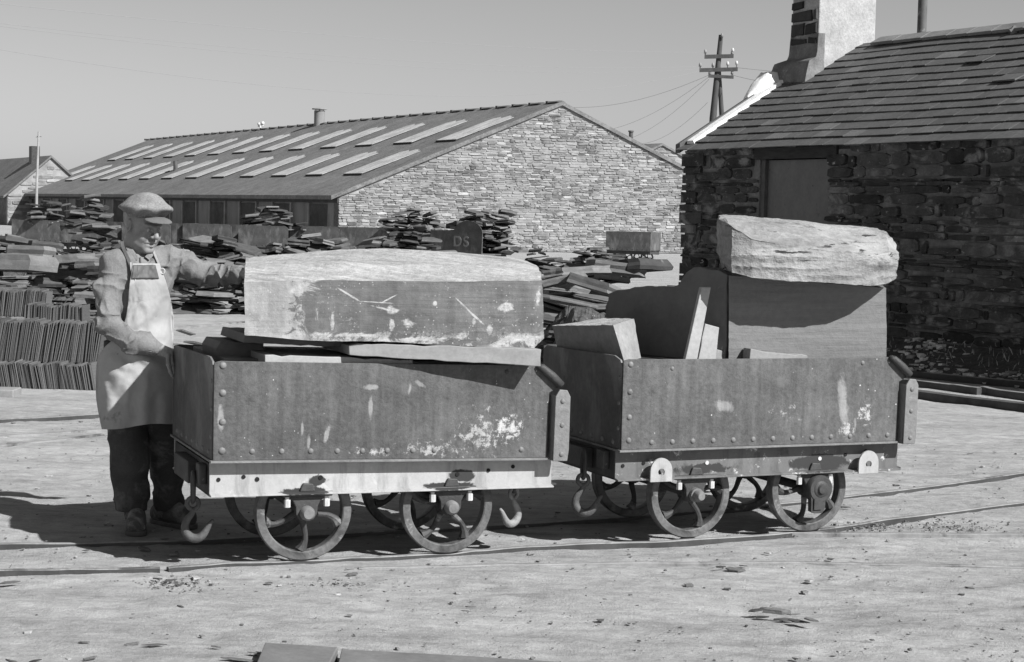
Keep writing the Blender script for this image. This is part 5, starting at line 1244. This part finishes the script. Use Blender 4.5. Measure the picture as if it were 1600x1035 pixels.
CAPM = mat('tweed_cap', .20, .28, 12, rough=1.0, bump=.003, bsc=130, fine=.4, spec=.1)
LEATH = mat('dark_leather', .085, .3, 12, rough=.6, bump=.002, stain=[(.22, 9, .58, (1, 1, 1), .1)])
BOOTM = mat('dusty_boots', .085, .3, 10, rough=.85, bump=.003, stain=[(.26, 8, .50, (1, 1, 1), .14)])
SHIRT = mat('collar_shirt', .18, .1, 10, rough=.9, bump=.001)
# body: head + neck, torso, arms with hands and legs, one mesh object
parts_ = []
f = Field(HC - [.15, .15, .24], HC + [.15, .15, .15], .0028); f.d = head_field(f.P); parts_.append(f.mesh())
f = Field(wrR + [-.05, -.12, -.17], wrR + [.17, .10, .06], .0028); f.d = right_hand(f.P); parts_.append(f.mesh())
f = Field(wrL + [-.05, -.14, -.10], wrL + [.20, .10, .10], .0030); f.d = left_hand(f.P); parts_.append(f.mesh())
lo_ = np.array([M(120, 300)[0], MD - .35, -.03]); f = Field([lo_[0], MD - .4, .03], [M(400, 300)[0], MD + .5, 1.48], .012)
d = torso_field(f.P, -.025); d = smin(d, chain(f.P, [shR, elR, wrR], [.045, .038, .026]), .03); d = smin(d, chain(f.P, [shL, elL, wrL], [.045, .038, .026]), .03)
d = smin(d, chain(f.P, [M(192, 620, .03), kR, aR], [.08, .055, .035]), .03); d = smin(d, chain(f.P, [M(240, 620, .09), kL, aL], [.08, .055, .035]), .03); d = smin(d, cone(f.P, waist, hips, .12, .12), .04)
f.d = d; parts_.append(f.mesh())
Vs, Fs, o_ = [], [], 0
for v, q in parts_: Vs.append(v); Fs.append(q + o_); o_ += len(v)
man = mesh_obj('person', np.concatenate(Vs), np.concatenate(Fs), SKIN)
tag(man, 'man in flat cap, pale jersey and canvas apron holding the left wagon', 'person')
# sweater
f = Field([M(130, 400)[0], MD - .36, M(0, 600)[2]], [M(390, 400)[0], MD + .40, M(0, 360)[2]], .0046); P = f.P
tf = torso_field(P)
sR = chain(P, [shR, M(169, 450, -.11), elR], [.064, .063, .061], .02); sR = smin(sR, chain(P, [elR, M(205, 532, -.14), M(240, 543, -.105)], [.061, .053, .042], .02), .02)
sL = chain(P, [shL, M(290, 416, .10), elL], [.064, .062, .058], .02); sL = smin(sL, chain(P, [elL, M(352, 429, .08), M(375, 428, .025)], [.057, .049, .042], .02), .02)
def band(d, P, fn, w=.035):
    m = np.abs(d) < w; d = d.copy(); d[m] += fn(P[m]).astype(np.float32); return d
def wrink(P, fr, amp, seed, pw=3):
    q = P * np.array(fr, np.float32); q = q + .55 * np.stack([vnoise(P * 9, seed + 1), vnoise(P * 9, seed + 2), vnoise(P * 9, seed + 3)], -1)
    return -amp * (1 - np.abs(vnoise(q, seed))) ** pw + amp * .35
def foldn(P, a, b, freq, amp, seed, lo=0, hi=1):
    a = np.array(a, np.float32); ab = np.array(b, np.float32) - a; L_ = np.linalg.norm(ab); t = ((P - a) @ ab) / L_ ** 2
    q = P * 7; wob = vnoise(q, seed) * .55
    m = np.clip((t - lo) / .12, 0, 1) * np.clip((hi - t) / .12, 0, 1)
    return amp * np.sin((t * L_ * freq + wob) * 2 * math.pi) * m
sL = band(sL, P, lambda P: foldn(P, elL, M(378, 428, .02), 19, .0018, 3, .05, .95) * (1 + .8 * vnoise(P * 11, 71)) + foldn(P, shL, elL, 9, .003, 9, .2, 1.1) * (1 + .9 * vnoise(P * 8, 72)) + wrink(P, (24, 9, 12), .014, 201, 4))
sR = band(sR, P, lambda P: foldn(P, elR, M(240, 543, -.105), 12, .0018, 5, -.1, .8) * (1 + .9 * vnoise(P * 9, 74)) + foldn(P, shR, elR, 6, .002, 15, .45, 1.1) * (1 + .9 * vnoise(P * 7, 75)) + wrink(P, (12, 12, 19), .012, 211, 4))
d = smin(tf, smin(sR, sL, .012), .028)
d = band(d, P, lambda P: wrink(P, (13, 13, 10), .012, 221, 4) + vnoise(P * 9, 41) * .006 - np.abs(vnoise(P * np.array([11, 11, 6], np.float32) + 5, 43)) ** .7 * .016 + .008 + vnoise(P * np.array([22, 22, 12], np.float32), 42) * .0022)
# bottom edge, V neck, arm gap
d = smax(d, (M(0, 566)[2] - P[..., 2]) , .004)
vn = ell(P, M(226, 396, -.12), (.062, .10, .068)); d = smax(d, -vn, .006)
nk = cone(P, M(207, 402, 0), M(214, 370, -.02), .056, .070); d = smax(d, -nk, .006)
f.d = d; v, q = f.mesh(); sweater = mesh_obj('sweater', v, q, KNIT, man)
# ribbed cuffs
for (a, c, r_) in ((M(228, 541, -.115), wrR, .041), (M(366, 428, .045), wrL, .041)):
    f = Field(np.minimum(a, c) - .07, np.maximum(a, c) + .07, .003); P = f.P; ax_ = (c - a) / np.linalg.norm(c - a); e1 = np.cross(ax_, [0, 0, 1]); e1 /= np.linalg.norm(e1); e2 = np.cross(ax_, e1)
    q_ = P - a.astype(np.float32); an = np.arctan2(q_ @ e2.astype(np.float32), q_ @ e1.astype(np.float32)); t = q_ @ ax_.astype(np.float32); L_ = np.linalg.norm(c - a)
    rr = np.sqrt(np.maximum((q_ * q_).sum(-1) - t * t, 0)); d = rr - (r_ - .004 * t / L_ + .0016 * np.sin(an * 26)); d = smax(d, np.abs(t - L_ * .5) - L_ * .5, .004); d = smax(d, -(rr - r_ + .012), .002)
    f.d = d; v, q = f.mesh(); mesh_obj('cuff', v, q, KNIT, sweater)
# shirt in the V, collar points
f = Field([M(170, 400)[0], MD - .25, M(0, 470)[2]], [M(265, 400)[0], MD + .2, M(0, 365)[2]], .004); P = f.P
d = torso_field(P, -.010) + vnoise(P * 14, 77) * .004; d = smax(d, -cone(P, M(208, 400, 0), M(216, 366, -.02), .052, .062), .004); d = smax(d, P[..., 2] - M(0, 384)[2], .004)
f.d = d; v, q = f.mesh(); shirt = mesh_obj('shirt', v, q, SHIRT, man)
def marched(pts, fld, off=.004, start=-.6):
    """points pushed along camera rays onto a field"""
    out = []
    for (x, y) in pts:
        d_ = ray(x, y); d_ = d_ / np.linalg.norm(d_); t = (MD + start) / d_[1]; C_ = np.array([0, 0, H])
        for _ in range(60):
            p = (C_ + d_ * t).astype(np.float32)[None]; s_ = float(fld(p)[0]) - off
            t += s_ * .7
            if abs(s_) < .0008: break
            if t * d_[1] > MD + .25: t = (MD + .25) / d_[1]; break
        out.append(C_ + d_ * t)
    return out
full = lambda P: smin(torso_field(P, .006), smin(chain(P, [shR, elR], [.070, .066]), chain(P, [shL, elL], [.070, .062]), .01), .03)
tors = lambda P: torso_field(P, .004)
def ribbon(pix, fld, wd, m, name, parent, off=.006, th=.003):
    P_ = smooth_path([Vector(p) for p in marched(pix, fld, off)], 5); b = MB(); vs = []
    for i, p in enumerate(P_):
        t = (P_[min(i + 1, len(P_) - 1)] - P_[max(i - 1, 0)]).normalized(); n_ = (Vector((0, 0, H)) - p).normalized(); s_ = t.cross(n_).normalized()
        for a, c in ((-wd, 0), (wd, 0), (wd * .9, th), (-wd * .9, th)): vs.append(p + s_ * a + n_ * c)
    fs = [(i * 4 + k, i * 4 + (k + 1) % 4, i * 4 + 4 + (k + 1) % 4, i * 4 + 4 + k) for i in range(len(P_) - 1) for k in range(4)] + [(3, 2, 1, 0), tuple(len(vs) - 4 + k for k in range(4))]
    b.add(vs, fs); return b.build(name, m, parent, smooth=False)
# shirt collar
for pl in ([(200, 384), (205, 394), (214, 406)], [(238, 383), (238, 393), (230, 404)]):
    ribbon(pl, lambda P: torso_field(P, -.008), .014, mat('collar_cloth', .20, .1, 10), 'collar', shirt, .008, .004)
ribbon([(219, 402), (220, 412), (221, 422)], lambda P: torso_field(P, -.010), .003, LEATH, 'placket', shirt, .004)
# trousers
f = Field([M(140, 700)[0], MD - .22, .04], [M(310, 700)[0], MD + .48, M(0, 530)[2]], .0055); P = f.P
hemR, hemL = M(206, 800, .05), M(263, 782, .21)
lR = band(chain(P, [M(193, 612, .03), kR, hemR], [.100, .086, .079], .04), P, lambda P: foldn(P, kR, hemR, 6, .003, 51, .1, .9) + wrink(P, (9, 9, 11), .012, 231))
lL = band(chain(P, [M(240, 612, .10), kL, hemL], [.098, .082, .076], .04), P, lambda P: foldn(P, kL, hemL, 6, .003, 61, .0, .9) + wrink(P, (9, 9, 11), .012, 241))
d = smin(lR, lL, .02); d = smin(d, cone(P, waist, hips, .150, .155, YT, 1.2), .05); d = band(d, P, lambda P: vnoise(P * np.array([10, 10, 5], np.float32), 63) * .007 + vnoise(P * 26, 64) * .002)
cutR = (M(0, 799)[2] + .012) - P[..., 2]; cutL = (M(0, 793, .2)[2] + .006) - P[..., 2]; side_ = (P[..., 1] - (MD + .12)); d = smax(d, np.where(side_ < 0, cutR, cutL), .003)
d = smax(d, -(chain(P, [M(206, 780, .05), M(207, 815, .05)], [.060, .066])), .003); d = smax(d, -(chain(P, [M(262, 772, .21), M(262, 806, .22)], [.060, .064])), .003)
f.d = d; v, q = f.mesh(); trousers = mesh_obj('trousers', v, q, TROUS, man)
# boots
def boot(ank, toe, heel, seed, wide=.0):
    ank, toe, heel = map(lambda a: np.array(a, float), (ank, toe, heel)); g0 = -.022
    f = Field(np.minimum(np.minimum(ank, toe), heel) - .09, np.maximum(np.maximum(ank, toe), heel) + .09, .004); P = f.P
    dr = toe - heel; dr[2] = 0; dr /= np.linalg.norm(dr)
    toe_ = np.array([toe[0], toe[1], g0 + .048]) - dr * .045; heel_ = np.array([heel[0], heel[1], g0 + .05]) + dr * .035; mid = toe_ * .5 + heel_ * .5 + [0, 0, .012]
    d = chain(P, [heel_, mid, toe_], [.040, .044, .048], .02); d = smin(d, cone(P, mid + [0, 0, .025] + dr * .03, toe_ + [0, 0, .004], .036, .040), .02)
    d = smin(d, cone(P, heel_ + [0, 0, .02] + dr * .02, ank, .045, .049), .03); d = smax(d, (g0 + .014) - P[..., 2], .004)
    d = d + vnoise(P * 30, seed) * .0025 + np.clip(vnoise(P * np.array([18, 18, 40], np.float32), seed + 3), 0, 1) * .003
    f.d = d; v, q = f.mesh(); o = mesh_obj('boot', v, q, BOOTM, man)
    f = Field(np.array([min(toe[0], heel[0]) - .1, min(toe[1], heel[1]) - .1, g0 - .02]), np.array([max(toe[0], heel[0]) + .1, max(toe[1], heel[1]) + .1, g0 + .06]), .004); P = f.P
    z_ = g0 + .012; d = chain(P * np.array([1, 1, 0], np.float32), [heel_ * [1, 1, 0], mid * [1, 1, 0], toe_ * [1, 1, 0]], [.044, .047, .053], .02); d = smax(d, np.abs(P[..., 2] - z_) - .013, .003)
    f.d = d; v, q = f.mesh(); mesh_obj('sole', v, q, LEATH, o)
boot(M(210, 800, .05), M(213, 838, -.13), M(211, 838, .15), 71)
boot(M(256, 792, .22), M(302, 822, .10), M(240, 822, .27), 81)
_p2 = R(2); cf_ = np.array([math.sin(ps) * math.cos(_p2), -math.cos(ps) * math.cos(_p2), -math.sin(_p2)]); cu_ = np.cross(hs_, cf_); cu_ = cu_ if cu_[2] > 0 else -cu_
CB = np.array([hs_, cf_, cu_]); CC = HC + hu_ * .085 + hf_ * .0
def cd(s_, f, u): return CC + hs_ * s_ + cf_ * f + cu_ * (u - .085)
# cap: crown with a soft overhang, button and peak
f = Field(HC + [-.20, -.20, -.02], HC + [.20, .20, .20], .0034); P = f.P
E_ = lambda c, r: ell(P, cd(*c), r, CB)
d = E_((0, -.012, .080), (.122, .140, .030)); d = smin(d, E_((0, -.006, .104), (.074, .086, .050)), .055); d = smin(d, E_((0, -.02, .052), (.086, .102, .032)), .012)
an = np.arctan2((P - HC.astype(np.float32)) @ hs_.astype(np.float32), (P - HC.astype(np.float32)) @ hf_.astype(np.float32))
d = d + .0048 * np.sin(an * 8 + vnoise(P * 8, 91) * 2.5) * np.clip((cd(0, 0, .095) - P)[..., 2] * 22, 0, 1) + vnoise(P * 9, 92) * .011 + vnoise(P * 24, 93) * .003
d = smax(d, -ell(P, hd(0, -.016, .022), (.080, .098, .080), HBm), .004); cutp = (P - cd(0, 0, .034).astype(np.float32)) @ cu_.astype(np.float32); d = smax(d, -cutp, .004)
f.d = d; v, q = f.mesh(); cap_ = mesh_obj('cap', v, q, CAPM, man)
f = Field(HC + [-.06, -.22, -.03], HC + [.22, .10, .14], .003); P = f.P
E_ = lambda c, r: ell(P, hd(*c), r, HBm)
d = E_((0, .100, .044), (.076, .058, .022)); d = smax(d, -E_((0, .096, .031), (.090, .076, .028)), .002); d = smax(d, -E_((0, -.01, .03), (.076, .092, .12)), .004)
f.d = d; v, q = f.mesh(); mesh_obj('cap_peak', v, q, mat('cap_peak', .11, .15, 12, rough=.95, bump=.002, bsc=170), cap_)
b = MB(); b.sphere(cd(0, -.008, .148), .009, 10, 6, .6); b.build('button', CAPM, cap_, smooth=True)
# hair below the cap
f = Field(HC - [.13, .13, .10], HC + [.13, .13, .09], .003); P = f.P
E_ = lambda c, r: ell(P, hd(*c), r, HBm); fu = (P - HC.astype(np.float32)) @ hu_.astype(np.float32); ff = (P - HC.astype(np.float32)) @ hf_.astype(np.float32)
d = E_((0, -.022, .024), (.0785, .095, .086)) + vnoise(P * 90, 95) * .0022; d = smax(d, ff - .012, .004); d = smax(d, -(fu + .045 + .8 * np.clip(ff + .03, 0, 1)), .004); d = smax(d, fu - .06, .004)
f.d = d; v, q = f.mesh(); mesh_obj('hair', v, q, mat('grey_hair', .28, .3, 30, (1, 1, 1), .8, .002), man)
# eyes
for s_ in (-1, 1):
    b = MB(); b.sphere(hd(s_ * .032, .0785, -.005), .0098, 14, 10, 1, hf_); b.build('eye', mat('eye_white', .42, .05, 20, rough=.3), man, smooth=True)
    b = MB(); b.sphere(hd(s_ * .032 + .001, .0852, -.007), .0045, 10, 6, .6, hf_); b.build('pupil', mat('pupil', .03, .1, 20, rough=.2), bpy.data.objects['eye'] if s_ < 0 else bpy.data.objects['eye.001'], smooth=True)

# apron: bib, skirt and ties draped on the figure
skirtf = lambda P: smin(smin(torso_field(P, .010), cone(P, waist, hips, .158, .166, YT, 1.25), .05), smin(chain(P, [hips, M(214, 690, .02)], [.168, .180], yaw=YT, ratio=1.25), 1.0, 0), .04)
rows = [(412, 207, 249), (424, 206, 253), (440, 203, 259), (458, 201, 264), (476, 200, 268), (494, 197, 271), (512, 192, 272), (528, 180, 271), (542, 164, 270), (556, 154, 270), (572, 151, 270), (590, 150, 270), (608, 150, 270), (626, 151, 270), (644, 154, 270), (660, 157, 270), (673, 160, 269)]
NCOL = 60; NROW = 110; ys = np.linspace(412, 671, NROW); xl = np.interp(ys, [r_[0] for r_ in rows], [r_[1] for r_ in rows]); xr = np.interp(ys, [r_[0] for r_ in rows], [r_[2] for r_ in rows])
GP = []
for j in range(NROW):
    for i in range(NCOL):
        u = i / (NCOL - 1); hem = (0 if j < NROW - 12 else (j - NROW + 12) / 12) * (-10 * u + 2 * math.sin(u * 7))
        GP.append((xl[j] + (xr[j] - xl[j]) * u, ys[j] + hem))
def march_many(pts, fld, off):
    D_ = np.array([ray(x, y) for x, y in pts]); D_ /= np.linalg.norm(D_, axis=1)[:, None]; t = (MD - .6) / D_[:, 1]; C_ = np.array([0, 0, H])
    for _ in range(70):
        p = (C_ + D_ * t[:, None]).astype(np.float32); s_ = fld(p) - off; t = np.minimum(t + s_ * .7, (MD + .14) / D_[:, 1])
    return C_ + D_ * t[:, None], D_
AP, AD = march_many(GP, skirtf, .006)
yy = np.array([g[1] for g in GP]); xx = np.array([g[0] for g in GP])
fold = .010 * np.sin((xx - 150) * .115 + vnoise(np.stack([xx * .02, yy * .02, 0 * xx], -1), 3) * 2.5) * np.clip((yy - 580) / 90, 0, 1)
fold += .012 * np.sin((yy * .9 - (xx - 150) * .55) * .22) * np.exp(-((yy - 556) / 20) ** 2) * np.clip((xx - 165) / 40, 0, 1)
fold += .006 * np.sin((yy + xx * .7) * .10) * np.exp(-((yy - 510) / 22) ** 2) + .009 * vnoise(np.stack([xx * .07, yy * .04, 0 * xx + 3], -1), 8) + .007 * (1 - np.abs(vnoise(np.stack([(xx + yy * .5) * .05, (yy - xx * .3) * .035, 0 * xx + 9], -1), 18))) ** 3 + .0022 * vnoise(np.stack([xx * .3, yy * .3, 0 * xx], -1), 5)
AP = AP - AD * (fold + .004)[:, None]
# keep columns smooth in depth at the free edges
AP = AP.reshape(NROW, NCOL, 3)
for it in range(2): AP[1:-1, 1:-1] = AP[1:-1, 1:-1] * .5 + .125 * (AP[2:, 1:-1] + AP[:-2, 1:-1] + AP[1:-1, 2:] + AP[1:-1, :-2])
AP = AP.reshape(-1, 3)
q = [(j * NCOL + i, j * NCOL + i + 1, (j + 1) * NCOL + i + 1, (j + 1) * NCOL + i) for j in range(NROW - 1) for i in range(NCOL - 1)]
apron = mesh_obj('apron', AP, q, CANVAS, man); md = apron.modifiers.new('cloth', 'SOLIDIFY'); md.thickness = .0035; md.offset = 0
# hem band stitched near the bottom
apf = lambda P: skirtf(P)
# leather patch on the bib, shoulder straps, cord and buckle
j0, j1, i0_, i1_ = 1, 11, 2, 50
pv = []; idx = []
for j in range(j0, j1):
    for i in range(i0_, i1_): pv.append(AP[j * NCOL + i] - AD[j * NCOL + i] * .006)
w_ = i1_ - i0_; q = [(a * w_ + c, a * w_ + c + 1, (a + 1) * w_ + c + 1, (a + 1) * w_ + c) for a in range(j1 - j0 - 1) for c in range(w_ - 1)]
pt = mesh_obj('bib_patch', pv, q, LEATH, apron); md = pt.modifiers.new('th', 'SOLIDIFY'); md.thickness = .004; md.offset = 0
ribbon([(207, 428), (203, 412), (197, 398), (192, 386), (190, 376)], tors, .008, mat('strap_webbing', .10, .2, 12), 'strap', apron, .010, .004)
ribbon([(209, 438), (206, 424), (204, 410)], tors, .005, CANVAS, 'strap', apron, .016, .004)
ribbon([(252, 424), (247, 410), (241, 396), (238, 386)], tors, .005, CANVAS, 'strap', apron, .012, .004)
P_ = marched([(208, 432), (206, 441), (209, 448), (206, 456)], tors, .018); b = MB(); b.tube(smooth_path([Vector(p) for p in P_], 4), .0045, 7); b.build('cord', CANVAS, apron, smooth=True)
for xy in ((208, 438), (254, 424)):
    c_ = Vector(marched([xy], tors, .024)[0]); b = MB(); b.tube([c_ + Vector((.011 * math.cos(a), 0, .013 * math.sin(a))) for a in np.linspace(0, 2 * math.pi, 13)[:-1]], .0025, 6, True); b.build('buckle', M_pale, apron, smooth=True)
print('SLABS', NS)

# ------------------------------------------------------------------ past 300 slabs: the ones that show least become one mass of rubble
bpy.context.view_layer.update(); dg = bpy.context.evaluated_depsgraph_get(); C_ = Vector((0, 0, H)); cand = []
for o in [q for q in COL.objects if q.type == 'MESH' and q.data in SLABS and q.name.startswith('slate_slab')]:
    mw = o.matrix_world; vis = 0; vs_ = o.data.vertices; st_ = max(1, len(vs_) // 20); n_ = 0
    for vtx in list(vs_)[::st_]:
        p = mw @ vtx.co; dirv = p - C_; dist = dirv.length; n_ += 1
        if abs(dirv.x / dirv.y) > .30: continue
        hit, loc, nrm, idx_, ob, _m = sc.ray_cast(dg, C_, dirv.normalized(), distance=dist + .05)
        if not hit or (ob and ob.original == o) or (loc - p).length < .03: vis += 1
    sz = o.scale.x / (mw.translation - C_).length
    cand.append((vis / n_ * sz * sz, o))
cand.sort(key=lambda t: -t[0])
drop = cand[270:]
if drop:
    b = MB()
    for _, o in drop:
        mw = o.matrix_world; b.add([tuple(mw @ v.co) for v in o.data.vertices], [tuple(p.vertices) for p in o.data.polygons], 0, rnd.uniform(.5, 1.6))
    for _, o in drop: bpy.data.objects.remove(o)
    tag(b.build('slate_rubble', mat('rubble_slabs', .085, .28, 5, (1, 1, 1.6), .75, .006, attr='shade', stain=[(.34, 4, .63, (1, 1, 1))]), attr=True), 'mass of smaller slate waste filling the piles across the yard', None, kind='stuff')
print('kept', min(270, len(cand)), 'dropped', len(drop))
